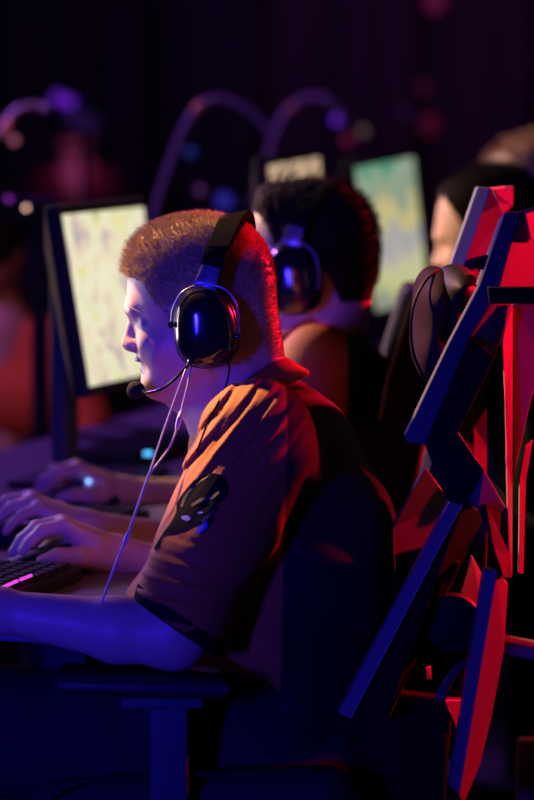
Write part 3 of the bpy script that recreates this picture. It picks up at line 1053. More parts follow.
# ================================================================== OTHER PLAYERS
def player(name_label, ox, oy, Y0, yaw, hair, hairfn, n_str, dxt=0, dyt=0, arms=None, jersey='orange', h=.005, pitch=0.0, swid=.0009, comb=(-.3, 0, .25), lift=1.0, messy=.35):
    k = (3200 / (Y0 + 4.0)) / 800.0
    O = W(ox, oy, Y0)
    R = head_axes(yaw, pitch)
    root = empty('person', W(ox + 60, oy + 470 * k, Y0), name_label, 'person', 'seated players')
    T = lambda x, y, Y: W(ox + dxt + (x - 200) * k, oy + dyt + (y - 300) * k, Y0 + Y)
    hp, L = head_prims(O, R, 1.0, detail=False)
    n0 = L(224, 352, 0)
    body = list(hp) + [cone(n0, T(240, 412, 0), .056, .060, .02), cone(T(246, 425, 0), T(285, 520, 0), .06, .08, .03, ys=1.4), cone(T(285, 520, 0), T(285, 700, 0), .09, .10, .03, ys=1.2)]
    for sgn, el, wr, Mh in arms:
        sh = T(262, 438, sgn * .17)
        body += [cone(sh, el, .05, .042, .02), cone(el, wr, .040, .026, .015)] + hand_prims(Mh)
    bo, v, f = sdf_obj('body', body, h, M['skin_far'], root)
    sp = [cone(T(283, 462, 0), T(285, 545, 0), .088, .125, .03, ys=1.42), ell(T(262, 448, 0), (.075, .16, .065), None, .05),
          cone(T(285, 545, 0), T(275, 620, 0), .125, .125, .04, ys=1.25), cone(T(275, 620, 0), T(292, 755, 0), .125, .13, .04, ys=1.25),
          cone(T(243, 400, 0), T(256, 425, 0), .057, .07, .03, ys=1.1)]
    for sgn, el, wr, Mh in arms:
        sh = T(262, 438, sgn * .165)
        me = sh + (el - sh) * .78
        sp += [cone(sh, me, .07, .056, .025), halfspace(sh + (el - sh) * .72, el - sh, me, .09)]
    sp.append(halfspace(T(236, 386, 0), T(234, 360, 0) - T(244, 400, 0), T(238, 365, 0), .05))
    sp.append(noise_fold(40, .005, T(285, 560, 0), .4, int(ox)))
    mj = mat('jersey_' + str(int(ox)), ORANGE, .75, bump=.3, bscale=500)
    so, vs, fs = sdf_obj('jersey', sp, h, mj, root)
    if jersey == 'orange':
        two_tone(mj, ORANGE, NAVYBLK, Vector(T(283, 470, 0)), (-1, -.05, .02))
    else:
        two_tone(mj, NAVYBLK, NAVYBLK, Vector(T(283, 470, 0)), (-1, 0, 0))
    # collar ring
    Vc, Fc = [], []
    cpts = []
    for i in range(33):
        an = 2 * math.pi * i / 32
        cpts.append(T(246 - 44 * math.cos(an), 392 + 26 * math.cos(an) - 7 * abs(math.sin(an)), -.070 * math.sin(an)))
    band('collar', cpts, T(234, 360, 0) - T(246, 390, 0), .024, .008, M['jersey_plain'] if jersey == 'orange' else M['cloth_dark'], root, n=2)
    strands('hair', v, f, O, R, hairfn, n_str, hair, root, width=swid, comb=comb, messy=messy, shell=.006, drop=.3, lift=lift)
    trs = []
    for s in (-1, 1):
        kn = T(-30, 735, s * .15)
        trs += [cone(T(285, 752, s * .1), kn, .10, .07, .04), cone(kn, (kn[0] + .03, kn[1], .12), .068, .05, .02), cone((kn[0] + .04, kn[1], .05), (kn[0] - .13, kn[1], .045), .05, .04, .02)]
    sdf_obj('trousers', trs, .01, M['jeans'], root)
    return root, O, R, L, T


def mask2(q):
    px = 200 - q[0] * 800 - 150 * abs(q[1]); py = 300 - q[2] * 800
    line = np.interp(px, [115, 128, 140, 152, 165, 172, 178, 195, 225, 240, 282], [236, 243, 247, 256, 288, 330, 334, 306, 316, 350, 350])
    if py > line: return 0.0
    a = np.interp(py, [215, 260, 300, 350], [.026, .024, .018, .010]) * min(1, max(.2, (line - py) / 26))
    return float(a * np.interp(px, [120, 150, 178, 285], [3.0, 2.5, 1.2, .85]))


def mask3(q):
    px = 200 - q[0] * 800; py = 300 - q[2] * 800
    line = np.interp(px, [115, 128, 140, 152, 165, 172, 178, 195, 225, 240, 282], [262, 272, 276, 288, 300, 326, 330, 306, 316, 345, 350])
    if py > line: return 0.0
    return float(np.interp(py, [215, 260, 300, 350], [.032, .026, .014, .008]))


def mask4(q):
    px = 200 - q[0] * 800 - 200 * abs(q[1]); py = 300 - q[2] * 800
    line = np.interp(px, [115, 128, 140, 152, 165, 172, 178, 195, 225, 240, 282], [244, 250, 254, 274, 292, 326, 330, 306, 316, 345, 350])
    if py > line: return 0.0
    return float(np.interp(py, [215, 260, 300, 350], [.020, .016, .010, .006]))


def handmap(wx, wy, k, Y0, flip=1):
    return lambda x, y, Y: W(wx + (x - 118) * k, wy + (y - 556) * k, Y0 + flip * (Y - .2))


p2, O2, R2, L2, T2 = player('dark-haired man in headset and orange jersey, seated right behind the fair-haired man', 307, 257, .75, math.radians(12), M['hair_dark'], mask2, 9000,
       dxt=-41, dyt=0, h=.004, comb=(-.75, 0, -.15), lift=.5, messy=.6,
       arms=[(-1, W(215, 556, .44), W(84, 529, .42), handmap(84, 529, .95, .42, -1)), (1, W(240, 505, 1.0), W(122, 494, .93), handmap(122, 494, .82, .93))])
headset(O2, R2, 1.04, 'black headset worn by the dark-haired man sitting second in the row', detail=False, comp=0.0, dx=-8.0)
p3, O3, R3, L3, T3 = player('man with dark hair and brightly lit forehead, half hidden behind the tall chair wings', 489, 231, 1.5, math.radians(15), M['hair_dark'], mask4, 6000, h=.005, jersey='dark', comb=(.2, 0, .3),
       arms=[(-1, W(380, 480, 1.25), W(300, 470, 1.2), handmap(300, 470, .75, 1.2, -1)), (1, W(400, 450, 1.8), W(310, 447, 1.72), handmap(310, 447, .7, 1.72))])
p4, O4, R4, L4, T4 = player('man with tousled light brown hair, last in the row behind the chair wings', 533, 198, 2.25, math.radians(14), M['hair_brown'], mask3, 5000, h=.006, jersey='dark', comb=(.2, 0, .4), swid=.0012,
       arms=[(-1, W(450, 420, 2.05), W(390, 415, 1.95), handmap(390, 415, .65, 1.95, -1)), (1, W(450, 400, 2.5), W(390, 400, 2.45), handmap(390, 400, .6, 2.45))])


# plain chairs of the others
def plain_chair(label, pts, Y0, half, cxp, zseat, edge=None):
    c = empty('gaming_chair', (cxp, Y0, 0), label, 'chair', 'gaming chairs')
    b = facets('backrest', [(x, y, Y0 - half) for x, y in pts], [tuple(range(len(pts)))], half * 2, BK, c, bevel=.01)
    if edge:
        tube('piping', [W(x, y, Y0 - half) for x, y in edge], .003, M['chair_shell'], b, 8)
    sdf_obj('seat', [rbox((cxp - .06, Y0, zseat), (.26, .25, .055), .05)], .008, M['seat_fabric'], c)
    lathe('gas_lift', [(.06, 0), (.06, .02), (.028, .03), (.028, zseat - .15)], (cxp, Y0, .10), (0, 0, 1), BK, c)
    for i in range(5):
        a = i * 2 * math.pi / 5
        lg = tube('base_leg', [(cxp + .04 * math.cos(a), Y0 + .04 * math.sin(a), .12), (cxp + .3 * math.cos(a), Y0 + .3 * math.sin(a), .08)], [.03, .02], BK, c, 8, smooth=False)
        lathe('caster', [(.012, -.02), (.03, -.018), (.03, .018), (.012, .02)], (cxp + .3 * math.cos(a), Y0 + .3 * math.sin(a), .0305), (-math.sin(a), math.cos(a), 0), BK, lg, 12)
    return c


plain_chair('dark gaming chair of the dark-haired man, only its sloping backrest edge showing', [(413, 296), (440, 296), (430, 420), (400, 560), (370, 560), (387, 380)], .75, .2, W(340, 640, .75)[0], .47,
            edge=[(413, 298), (400, 340), (387, 380), (380, 420)])

# ================================================================== DESK
tab_n = np.array([math.sin(math.radians(17)), math.cos(math.radians(17)), 0])   # along the row
tab_f = np.array([-math.cos(math.radians(17)), math.sin(math.radians(17)), 0])  # away from the players
ZT = .742


def desk_pt(u, w, z=ZT):
    o = np.array([-.175, -.22, 0])
    p = o + tab_n * u + tab_f * w
    return np.array([p[0], p[1], z])


dk = empty('long_desk', desk_pt(2, .4, 0), 'long dark desk running past all the players, purple in the stage light', 'desk')
bm = bmesh.new()
qs = [desk_pt(-.02, 0), desk_pt(5.6, 0), desk_pt(5.6, .85), desk_pt(-.02, .85)]
va = [bm.verts.new(Vector(q)) for q in qs]; vb = [bm.verts.new(Vector(q) - Vector((0, 0, .03))) for q in qs]
bm.faces.new(va); bm.faces.new(vb[::-1])
for i in range(4):
    j = (i + 1) % 4
    bm.faces.new((va[i], vb[i], vb[j], va[j]))
o = from_bm('desk_top', bm, M['desk'], dk, smooth=False, angle=None)
md = o.modifiers.new('bevel', 'BEVEL'); md.width = .004; md.segments = 2
Rk = np.stack([tab_n, -tab_f, [0, 0, 1]], 1)
RkM = Matrix(Rk.tolist())
for u in (.1, 2.7, 5.4):
    for w in (.1, .75):
        q = desk_pt(u, w, .356)
        boxm('leg', q, (.03, .03, .355), M['plastic_dark'], dk, .003, RkM)


# keyboards and mice
def keyboard(label, u, w, leds=None, mat_led=None, ang=0.0, half=.222):
    c = desk_pt(u, w, ZT)
    kb = empty('keyboard', c, label, 'keyboard', 'keyboards on the desk')
    Ra = RkM @ Matrix.Rotation(ang, 3, 'Z')
    boxm('case', c + np.array([0, 0, .010]), (half, .068, .0095), M['plastic_dark'], kb, .004, Ra)
    bm = bmesh.new()
    for r in range(6):
        for k in range(int((2 * half - .02) / .025)):
            m = Matrix.Translation(Vector(c) + Ra @ Vector((-half + .0225 + k * .025, -.052 + r * .0205, .0225))) @ Ra.to_4x4() @ Matrix.Diagonal((.0112, .0088, .0035, 1))
            g = bmesh.ops.create_cube(bm, size=2.0, matrix=m)
            top = [v for v in g['verts'] if v.co.z > c[2] + .0225]
            cc = sum((v.co for v in top), Vector()) / 4
            for v in top: v.co = v.co.lerp(cc, .18)
    from_bm('keycaps', bm, M['black_satin'], kb, smooth=False, angle=None)
    for (a, b) in leds or []:
        pa = Vector(a); pb = Vector(b)
        tube('status_light', [np.array(pa), np.array(pb)], .0022 if mat_led is led_pink else .0034, mat_led, kb, 8, smooth=False)
    return kb


def mouse(label, c, ang, led=None, ledmat=None, s=1.0):
    m = empty('computer_mouse', c, label, 'mouse', 'computer mice under hands')
    R = rotz(ang)
    f = R @ np.array([-1, 0, 0]); l = R @ np.array([0, -1, 0])
    c = np.array(c)
    Rm = np.stack([f, l, [0, 0, 1]], 1)
    sh = sdf_obj('shell', [ell(c + R @ np.array([.012, 0, .006]), (.048, .031, .030), Rm, .01), ell(c + R @ np.array([-.03, 0, .004]), (.032, .029, .018), Rm, .02),
                      halfspace(c + np.array([0, 0, .0005]), (0, 0, -1), c - np.array([0, 0, .03]), .1)], .003, M['black_satin'], m)[0]
    lathe('scroll_wheel', [(.004, -.004), (.009, -.003), (.009, .003), (.004, .004)], c + R @ np.array([-.035, 0, .016]), l, M['black_matte'], sh, 16)
    if led is not None:
        g = bmesh.new(); bmesh.ops.create_uvsphere(g, u_segments=14, v_segments=8, radius=.0042)
        bmesh.ops.translate(g, verts=g.verts, vec=Vector(led))
        from_bm('indicator_light', g, ledmat, sh)
    return m


led_pink = emit('led_magenta', (0.85, 0.06, 0.75), 1.1)
led_cyan = emit('led_cyan', (0.08, 0.50, 1.0), 2.2)
led_blue = emit('led_blue', (0.16, 0.34, 1.0), 3.0)
led_green = emit('led_green', (0.02, 0.25, 0.05), .3)


def on_z(px, py, z):
    """point of the photograph lying at height z"""
    d = _F + _R * ((px - 267) / FPX) + _U * ((400 - py) / FPX)
    return _C + d * ((z - _C[2]) / d[2])


keyboard('black keyboard with magenta lights in front of the fair-haired man', .137, .222,
         [(on_z(3.5, 587, ZT + .030), on_z(17, 581, ZT + .030)), (on_z(20.5, 579.6, ZT + .030), on_z(31, 575.5, ZT + .030))], led_pink, half=.152)
keyboard('black keyboard under the dark-haired man in the second seat', .715, .33, None, None, half=.152)
keyboard('black keyboard with one cyan light, beyond the second player\'s mouse hand', 1.72, .58,
         [(on_z(144, 453.5, ZT + .031), on_z(152, 453.5, ZT + .031))], led_cyan)
c = on_z(50, 566, ZT)
mouse('black mouse under the fair-haired man\'s right hand', (W(48, 560, .18)[0], .182, ZT), math.radians(-8))
mo2 = W(84, 490, .93)
mouse('black mouse with a glowing blue light under the second player\'s hand', (mo2[0], .912, ZT), math.radians(-8), W(88.5, 481.5, .872), led_blue)


# ================================================================== MONITORS
def screen_mat(name, stops, scale, seedv, strength, banded=0.0):
    m = bpy.data.materials.new(name)
    m.use_nodes = True
    nt = m.node_tree
    b = nt.nodes['Principled BSDF']
    b.inputs['Base Color'].default_value = (.01, .01, .01, 1)
    b.inputs['Roughness'].default_value = .3
    tc = nt.nodes.new('ShaderNodeTexCoord')
    mp = nt.nodes.new('ShaderNodeMapping')
    mp.inputs['Location'].default_value = (seedv, seedv * .7, 0)
    mp.inputs['Scale'].default_value = (1.3, 1.0, 1)
    nt.links.new(tc.outputs['UV'], mp.inputs[0])
    n = nt.nodes.new('ShaderNodeTexNoise'); n.inputs['Scale'].default_value = scale; n.inputs['Detail'].default_value = 3
    n.inputs['Distortion'].default_value = .6
    nt.links.new(mp.outputs[0], n.inputs[0])
    cr = nt.nodes.new('ShaderNodeValToRGB')
    el = cr.color_ramp.elements
    while len(el) > 1: el.remove(el[-1])
    el[0].position = stops[0][0]; el[0].color = (*[s2l(x) for x in stops[0][1]], 1)
    for p, c in stops[1:]:
        e = el.new(p); e.color = (*[s2l(x) for x in c], 1)
    if banded:
        sx = nt.nodes.new('ShaderNodeSeparateXYZ'); nt.links.new(tc.outputs['UV'], sx.inputs[0])
        ma = nt.nodes.new('ShaderNodeMath'); ma.operation = 'MULTIPLY_ADD'
        nt.links.new(n.outputs['Fac'], ma.inputs[0]); ma.inputs[1].default_value = banded
        ms = nt.nodes.new('ShaderNodeMath'); ms.operation = 'SUBTRACT'
        nt.links.new(sx.outputs['Y'], ms.inputs[0]); ms.inputs[1].default_value = banded * .5
        nt.links.new(ms.outputs[0], ma.inputs[2])
        nt.links.new(ma.outputs[0], cr.inputs[0])
    else:
        nt.links.new(n.outputs['Fac'], cr.inputs[0])
    nt.links.new(cr.outputs[0], b.inputs['Emission Color'])
    b.inputs['Emission Strength'].default_value = strength
    return m


def monitor(label, corners, Y, yaw, smat, Y_stand_dx=.1, base_z=ZT):
    """corners in the photo: near-top, far-top, far-bottom, near-bottom; the screen plane turns by yaw"""
    tl, trr, br, bl = corners
    wid = .52
    # depths: the near edge is nearer by half the width times cos yaw
    dy = .5 * wid * math.cos(yaw)
    lean = .012
    P = [V(*tl, Y - dy + lean), V(*trr, Y + dy + lean), V(*br, Y + dy - lean), V(*bl, Y - dy - lean)]
    ctr = sum(P, Vector()) / 4
    ex = (P[1] + P[2] - P[0] - P[3]).normalized(); ez = (P[0] + P[1] - P[2] - P[3]).normalized()
    nn = ez.cross(ex).normalized()
    if nn.x < 0: nn = -nn
    root = empty('monitor', (ctr.x - .12, ctr.y, base_z), label, 'monitor', 'lit monitors along the desk')
    # screen
    bm = bmesh.new()
    vs = [bm.verts.new(p + nn * .001) for p in P]
    fc = bm.faces.new(vs)
    uv = bm.loops.layers.uv.new('UVMap')
    for l, c in zip(fc.loops, ((0, 1), (1, 1), (1, 0), (0, 0))): l[uv].uv = c
    bm.normal_update()
    if fc.normal.dot(nn) < 0: bmesh.ops.reverse_faces(bm, faces=[fc])
    me = bpy.data.meshes.new('screen'); bm.to_mesh(me); bm.free()
    so = link('screen', me, smat, root, smooth=False)
    # housing: bezel frame + back
    bm = bmesh.new()
    def off(e, b):
        return [P[0] + (-ex + ez) * e - nn * b, P[1] + (ex + ez) * e - nn * b, P[2] + (ex - ez) * e - nn * b, P[3] + (-ex - ez) * e - nn * b]
    rings = [off(0, -.0012), off(.002, -.004), off(.014, -.004), off(.016, .006), off(.014, .02), off(-.05, .045)]
    R_ = [[bm.verts.new(p) for p in r] for r in rings]
    for a, b in zip(R_[:-1], R_[1:]):
        for i in range(4):
            j = (i + 1) % 4
            bm.faces.new((a[i], a[j], b[j], b[i]))
    bm.faces.new(R_[-1])
    hs = from_bm('housing', bm, M['plastic_dark'], root, smooth=False, angle=None)
    md = hs.modifiers.new('bevel', 'BEVEL'); md.width = .002; md.segments = 2
    back = ctr - nn * .075
    boxm('stand_column', (back.x - .01, back.y, (back.z + .08 + base_z) / 2), (.013, .035, (back.z + .08 - base_z) / 2), M['plastic_blue'], root, .004, Matrix.Rotation(-yaw, 3, 'Z'))
    boxm('stand_neck', ctr - nn * .058, (.030, .03, .03), M['plastic_dark'], root, .004)
    boxm('stand_foot', (back.x + .03, back.y, base_z + .006), (.10, .13, .0055), M['plastic_dark'], root, .003, Matrix.Rotation(-yaw, 3, 'Z'))
    return root


sm1 = screen_mat('screen_cream', [(.30, (170, 172, 180)), (.38, (212, 190, 182)), (.45, (236, 224, 190)), (.52, (246, 240, 208)), (.58, (226, 228, 190)), (.64, (246, 232, 158)), (.72, (180, 190, 165))], 3.2, 3.1, .95)
sm2 = screen_mat('screen_green', [(.0, (150, 160, 140)), (.12, (205, 205, 145)), (.28, (212, 208, 165)), (.40, (182, 176, 180)), (.52, (178, 178, 172)), (.60, (218, 202, 140)), (.68, (196, 190, 140)), (.78, (140, 162, 140)), (.90, (165, 180, 155)), (1.0, (95, 160, 130))], 3.0, 1.7, .85, .6)
sm3 = screen_mat('screen_dim', [(.35, (165, 135, 115)), (.5, (215, 182, 145)), (.65, (185, 155, 140))], 3.0, 5.0, 1.0)
YM = math.radians(14.5)
monitor('large bright cream-coloured monitor in front of the fair-haired man\'s face', [(60, 215), (143, 207), (160, 371), (88, 387)], 1.2, YM, sm1)
monitor('dim monitor peeking above the dark-haired man\'s head', [(266, 166), (319, 157), (327, 300), (281, 316)], 1.95, YM, sm3)
monitor('bright green and yellow monitor between the dark-haired man and the chair', [(353, 168), (413, 157), (428, 300), (375, 312)], 2.7, YM, sm2)

# ================================================================== BEYOND THE DESK
# seated opponent in an orange jersey at the far side, partly in frame
def far_person(label, x, y, Y0, shirt, hair, pitch=0, cap=False):
    """upper body facing the camera side, head top at (x, y)"""
    k = 3200 / (Y0 + 4.0)
    root = empty('person', W(x, y + .95 * k, Y0), label, 'person', 'people across the room')
    O = W(x, y + .125 * k, Y0)
    Rr = head_axes(math.radians(115))
    hp, L = head_prims(O, Rr, 1.0, detail=False)
    q = lambda a, b, c: O + np.array([a, b, c])
    arms = []
    for s in (-1, 1):
        arms += [cone(q(s * .17, .02, -.27), q(s * .25, -.05, -.50), .05, .04, .02), cone(q(s * .25, -.05, -.50), q(s * .14, -.26, -.52), .04, .028, .02),
                 ell(q(s * .10, -.32, -.52), (.045, .06, .02), None, .02)]
        for fi in range(4):
            arms.append(cone(q(s * (.075 + fi * .017), -.36, -.52), q(s * (.07 + fi * .018), -.41 - .01 * (fi % 3), -.535), .009, .007, .004))
        arms.append(cone(q(s * .065, -.31, -.52), q(s * .04, -.36, -.53), .011, .008, .005))
    body = hp + [cone(q(0, .01, -.06), q(0, .02, -.2), .055, .06, .02), cone(q(0, .03, -.25), q(0, .03, -.7), .10, .12, .05, ys=1)] + arms
    bo, v, f = sdf_obj('body', body, .008, M['skin_far'], root)
    sh = [cone(q(-.13, .02, -.27), q(.13, .02, -.27), .075, .075, .03), cone(q(-.07, .03, -.40), q(.07, .03, -.40), .13, .13, .05), cone(q(-.05, .03, -.72), q(.05, .03, -.72), .14, .14, .05), cone(q(0, .02, -.15), q(0, .02, -.22), .06, .075, .03)]
    for s in (-1, 1):
        sh += [cone(q(s * .16, .02, -.27), q(s * .235, -.04, -.45), .068, .056, .03)]
    zf = O[2]
    legs = []
    for s in (-1, 1):
        legs += [cone(q(s * .09, .02, -.78), (O[0] + s * .13, O[1] - .30, max(.5, zf - .80)), .10, .075, .03), cone((O[0] + s * .13, O[1] - .30, max(.5, zf - .80)), (O[0] + s * .13, O[1] - .28, .11), .07, .05, .02),
                 cone((O[0] + s * .13, O[1] - .27, .05), (O[0] + s * .13, O[1] - .44, .045), .05, .04, .02)]
    sdf_obj('trousers', legs, .012, M['jeans'], root)
    sh.append(halfspace(q(0, 0, -.16), (0, 0, 1), q(0, 0, -.12), .09))
    so, vs, fs = sdf_obj('shirt', sh, .008, shirt, root)
    strands('hair', v, f, O, Rr, mask3, 1500, hair, root, width=.0016, shell=.004)
    if cap:
        cp = sdf_obj('cap', [ell(O + np.array([0, .0, .05]), (.092, .108, .075), None, .01), halfspace(O + np.array([0, 0, .035]), (0, 0, -1), O, .12), ell(O + np.array([.0, -.12, .04]), (.07, .07, .012), None, .012)], .006, M['cap_blue'], root)[0]
    return root


M['jersey_far'] = mat('jersey_far', (.62, .12, .03), .8, bump=.3, bscale=300, var=.25, vscale=14)
far_person('opponent in orange-red jersey across the room at the photo\'s left edge', -6, 188, 3.9, M['jersey_far'], M['hair_dark'])
far_person('distant onlooker in dark blue cap and maroon shirt above the cream-coloured monitor', 76, 98, 10.5, M['cloth_maroon'], M['hair_dark'], cap=True)


# arched tubes on stands (blurred purple loops)
def arch(label, pts, Y, r, base_py, extra=None):
    a = empty('arched_tube', (W(*pts[0], Y)[0], Y, 0), label, 'tube', 'arched tubes beyond the desk')
    tb = tube('tube', [W(x, y, Y) for x, y in pts], r, M['tube'], a, 12, 10)
    z0 = W(*pts[0], Y)[2]
    x0 = W(*pts[0], Y)[0]
    lathe('stand', [(.16, 0), (.16, .012), (.02, .03), (.016, z0)], (x0, Y, 0), (0, 0, 1), M['plastic_dark'], a, 24)
    for x, y, c, rad in extra or []:
        g = bmesh.new(); bmesh.ops.create_uvsphere(g, u_segments=16, v_segments=10, radius=rad)
        bmesh.ops.translate(g, verts=g.verts, vec=Vector(W(x, y, Y - r * 1.1)))
        from_bm('clamp', g, c, tb)
    return a


brass = mat('brass', (.75, .45, .16), .35, metal=.6)
arch('short purple-lit arched tube at the photo\'s left edge', [(-22, 190), (-10, 150), (3, 126), (18, 110), (34, 106), (47, 109)], 3.1, .0085, 0, [(46, 109, M['steel'], .012), (5, 133, brass, .012), (9, 124, brass, .012)])
arch('tall purple-lit arched tube rising behind the fair-haired man\'s head', [(152, 225), (160, 195), (172, 160), (185, 128), (198, 108), (216, 99), (236, 104), (258, 118), (272, 138)], 3.2, .0085, 0, [(197, 110, brass, .013), (201, 106, brass, .012)])
arch('faint purple-lit arched tube behind the dim monitor', [(262, 190), (270, 150), (282, 118), (300, 101), (322, 97), (338, 108), (343, 125)], 4.4, .0095, 0, [(292, 108, brass, .014), (330, 101, M['steel'], .012)])

# rig of rails left of the cream monitor
rg = empty('equipment_frame', (W(30, 300, 2.3)[0], 2.3, 0), 'dark blue metal frame standing left of the cream-coloured monitor', 'frame')
zt = W(0, 212, 2.3)[2]
xa = W(40, 300, 2.3)[0]
boxm('upright', (xa, 2.3, zt / 2), (.0155, .03, zt / 2), M['plastic_blue'], rg, .004)
boxm('upright', (W(-60, 300, 2.3)[0], 2.3, zt / 2), (.0155, .03, zt / 2), M['plastic_blue'], rg, .004)
boxm('top_rail', (W(-5, 212, 2.3)[0], 2.3, zt + .004), (.125, .03, .024), M['plastic_blue'], rg, .004)
bl_ = emit('lamp_warm', (1.0, .62, .5), 4.0)


def lamp(label, px, py, Y, r, colr, st, parent_kind='indicator_lamp'):
    l = empty('indicator_lamp', W(px, py, Y), label, 'lamp', 'small coloured lamps in the dark')
    ax = (Vector(CAM) - V(px, py, Y)).normalized()
    lathe('socket', [(r * 1.15, -r * 2.2), (r * 1.2, -r * .2), (r * 1.0, -r * .2)], W(px, py, Y), ax, M['plastic_dark'], l, 16)
    g = bmesh.new(); bmesh.ops.create_uvsphere(g, u_segments=16, v_segments=10, radius=r)
    bmesh.ops.translate(g, verts=g.verts, vec=V(px, py, Y))
    from_bm('bulb', g, emit('bulb_%d_%d' % (px, py), colr, st), l)
    return l


lamp('small warm white lamp glowing on the dark blue frame\'s top rail', 26, 208, 2.255, .0042, (1.0, .55, .40), 3.0)
lamp('small purple lamp left of the warm white one on the frame', 9, 199, 2.255, .006, (.28, .03, .5), .9)
lamp('soft pink lamp low on the arched tube at the left edge', 14, 140, 3.4, .009, (.7, .18, .3), .6)
lamp('large dim blue lamp above the fair-haired man\'s crown', 224, 201, 4.0, .022, (.03, .03, .5), .45)
lamp('small blue lamp inside the tall arched tube', 190, 152, 4.0, .012, (.02, .05, .4), .4)
lamp('small purple lamp beside the large blue one', 200, 190, 4.0, .010, (.2, .06, .3), .45)
lamp('bright violet lamp over the dim monitor', 337, 120, 5.5, .012, (.16, .02, .9), 1.1)
lamp('dull orange lamp over the bright green monitor', 363, 131, 5.5, .014, (.32, .18, .16), .35)
lamp('dim red lamp between the violet and orange ones', 347, 140, 5.5, .014, (.4, .02, .10), .35)
lamp('dim rose lamp high between the green monitor and the chair wings', 424, 88, 7.0, .022, (.35, .03, .12), .10)
lamp('dim violet lamp below the rose one', 405, 112, 7.0, .018, (.12, .02, .18), .15)
lamp('wide dark red lamp right above the green monitor', 430, 124, 7.0, .036, (.25, .01, .05), .16)
lamp('faint pink lamp near the photo\'s top edge', 435, 2, 7.0, .034, (.4, .02, .15), .22)

# magenta tube light bar over the distant onlooker
vb = tube('light_bar', [W(53, 96, 6.0), W(74, 104, 6.0)], .017, emit('bar_violet', (.13, .015, .55), .8), None, 12, smooth=False)
tag(vb, 'short violet light bar above the distant onlooker', 'light bar')
cz = empty('stage_spotlight', W(85, 122, 6.0), 'dark blue spotlight head beside the short violet light bar', 'spotlight')
boxm('lamp_head', W(84, 122, 6.0), (.05, .06, .03), M['plastic_blue'], cz, .008, Matrix.Rotation(.25, 3, 'Y'))
lathe('stand_pole', [(.14, 0), (.14, .01), (.015, .03), (.012, W(84, 122, 6.0)[2] - .02)], (W(84, 122, 6)[0], 6.0, 0), (0, 0, 1), M['plastic_dark'], cz, 20)

# a third chair's arm at the right edge
c5 = empty('gaming_chair', (W(560, 700, .55)[0] + .15, .22, 0), 'chair at the photo\'s right edge, only its slim arm and post in view', 'chair', 'gaming chairs')
boxm('armrest_pad', W(545, 652, .10), (.060, .03, .009), SH, c5, .005, Matrix.Rotation(math.radians(10), 3, 'Y'))
boxm('armrest_post', W(530, 790, .20), (.018, .02, .07), SH, c5, .006)
boxm('seat', (W(560, 700, .55)[0] + .15, .22, .40), (.17, .24, .05), M['seat_fabric'], c5, .03)
boxm('armrest_bracket', W(556, 715, .14), (.012, .03, .10), BK, c5, .005)
xx = W(560, 700, .55)[0] + .15
lathe('gas_lift', [(.2, .002), (.2, .03), (.03, .05), (.028, .355)], (xx, .22, 0), (0, 0, 1), BK, c5)

# ================================================================== ROOM
def plane_box(name, lo, hi, material):
    c = [(a + b) / 2 for a, b in zip(lo, hi)]; h = [(b - a) / 2 for a, b in zip(lo, hi)]
    o = boxm(name, c, h, material, None, 0)
    return tag(o, kind='structure')


plane_box('floor', (-6, -6, -.1), (6, 13, 0), M['floor'])
# dark drapes along the back wall, folded
bm = bmesh.new()
n = 400
ra = []; rb = []
for i in range(n + 1):
    x = -6 + 12 * i / n
    y = 12.2 + .10 * math.sin(x * 9) + .05 * math.sin(x * 23 + 1)
    ra.append(bm.verts.new((x, y, 0))); rb.append(bm.verts.new((x, y, 5)))
for i in range(n):
    bm.faces.new((ra[i], ra[i + 1], rb[i + 1], rb[i]))
wb = from_bm('wall_back', bm, M['curtain'], None, True, None)
sd = wb.modifiers.new('thick', 'SOLIDIFY'); sd.thickness = .02
tag(wb, kind='structure')

# ================================================================== LIGHT
w = bpy.data.worlds.new('world'); scene.world = w
w.use_nodes = True
w.node_tree.nodes['Background'].inputs[0].default_value = (.15, .12, .5, 1)
w.node_tree.nodes['Background'].inputs[1].default_value = .004


def area(name, loc, target, size, power, col, sy=None):
    l = bpy.data.lights.new(name, 'AREA'); l.energy = power; l.color = col; l.size = size
    if sy: l.shape = 'RECTANGLE'; l.size_y = sy
    o = bpy.data.objects.new(name, l); COL.objects.link(o)
    o.location = loc
    o.rotation_euler = (Vector(target) - Vector(loc)).to_track_quat('-Z', 'Y').to_euler()
    return o


def spot(name, loc, target, power, col, ang, blend=.2, rad=.05):
    l = bpy.data.lights.new(name, 'SPOT'); l.energy = power; l.color = col; l.spot_size = math.radians(ang); l.spot_blend = blend; l.shadow_soft_size = rad
    o = bpy.data.objects.new(name, l); COL.objects.link(o)
    o.location = loc
    o.rotation_euler = (Vector(target) - Vector(loc)).to_track_quat('-Z', 'Y').to_euler()
    return o


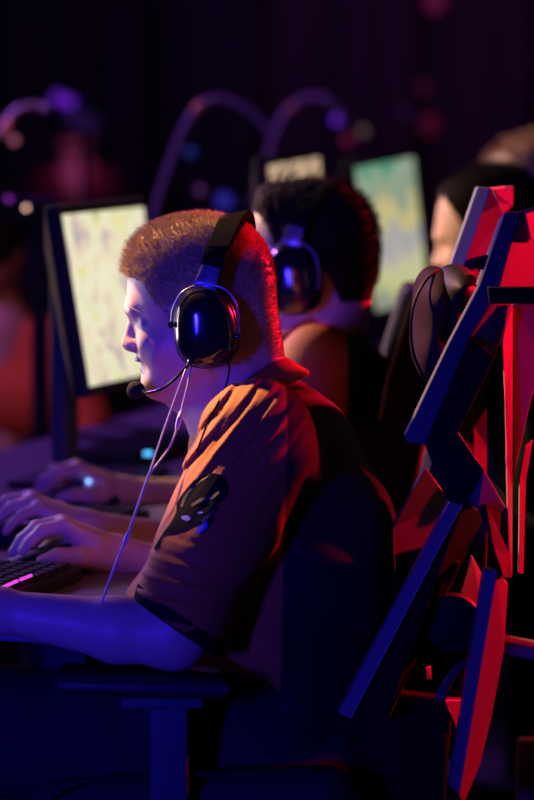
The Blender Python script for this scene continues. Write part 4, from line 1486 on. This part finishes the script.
bl = area('blue_stage_light', (-1.9, -3.9, 1.2), (-.24, -.1, .92), .25, 2.9, (.028, .015, 1.0), 1.0)
bl.data.spread = math.radians(22)
spot('red_rear_light', (2.6, 3.2, 1.85), (.08, .15, 1.13), 2000, (1, .003, .03), 19, .6, .12)
spot('red_chair_fill', (3.2, .9, 1.0), (.30, -.15, .88), 620, (1, .002, .022), 22, .5, .12)  # second red spot, added only to brighten the chair's right-facing sides
mg = area('monitor_glow', (-.68, .43, 1.10), (-.11, 0, 1.14), .5, 1.15, (1.0, .80, .84), .3)
mg.data.spread = math.radians(95)
spot('warm_stage_light', (-2.3, 1.8, 3.9), (-.12, .0, 1.24), 2900, (1.0, .52, .17), 7.2, .5, .05)
spot('warm_row_fill', (-2.4, 2.6, 2.6), (.14, 1.05, 1.32), 1000, (1.0, .62, .38), 25, .4, .06)  # added warm fill, brightens the faces of the players behind
spot('warm_back_fill', (-2.0, 3.4, 2.8), (.56, 2.25, 1.3), 2000, (1.0, .60, .35), 12, .4, .06)  # added warm fill for the hair of the last man in the row
spot('magenta_stage_light', (-2.5, 4.5, 3.4), (-.3, 1.6, .74), 560, (.36, .10, 1.0), 44, .5, .2)
hl = area('purple_tube_fill', (-2.6, 1.8, 3.8), (-.3, 5.0, 1.6), .8, 25, (.45, .12, 1.0))  # added fill that lights the arched tubes purple from the camera side
hl.data.spread = math.radians(80)
spot('onlooker_fill', (-.6, 7.0, 3.2), tuple(W(78, 170, 10.5)), 190, (.8, .12, .45), 4.6, .6, .05)  # added pink fill for the otherwise unlit onlooker
spot('opponent_fill', (-1.6, .6, 3.4), tuple(W(8, 330, 3.9)), 95, (1.0, .28, .22), 16, .5, .1)  # added reddish fill to brighten the opponent's jersey
spot('curtain_fill', (1.0, 7.0, 3.5), tuple(W(440, 60, 12.2)), 55, (.75, .02, .35), 22, .35, .1)  # made-up spot, its round pool gives the curtain a maroon patch
spot('curtain_blue', (-.5, 8.0, 3.5), tuple(W(312, 20, 12.2)), 15, (.03, .10, 1.0), 18, .6, .1)

vs_ = scene.view_settings
vs_.view_transform = 'Standard'
vs_.look = 'None'
vs_.exposure = 0.0
vs_.gamma = 1.0
vs_.use_curve_mapping = False
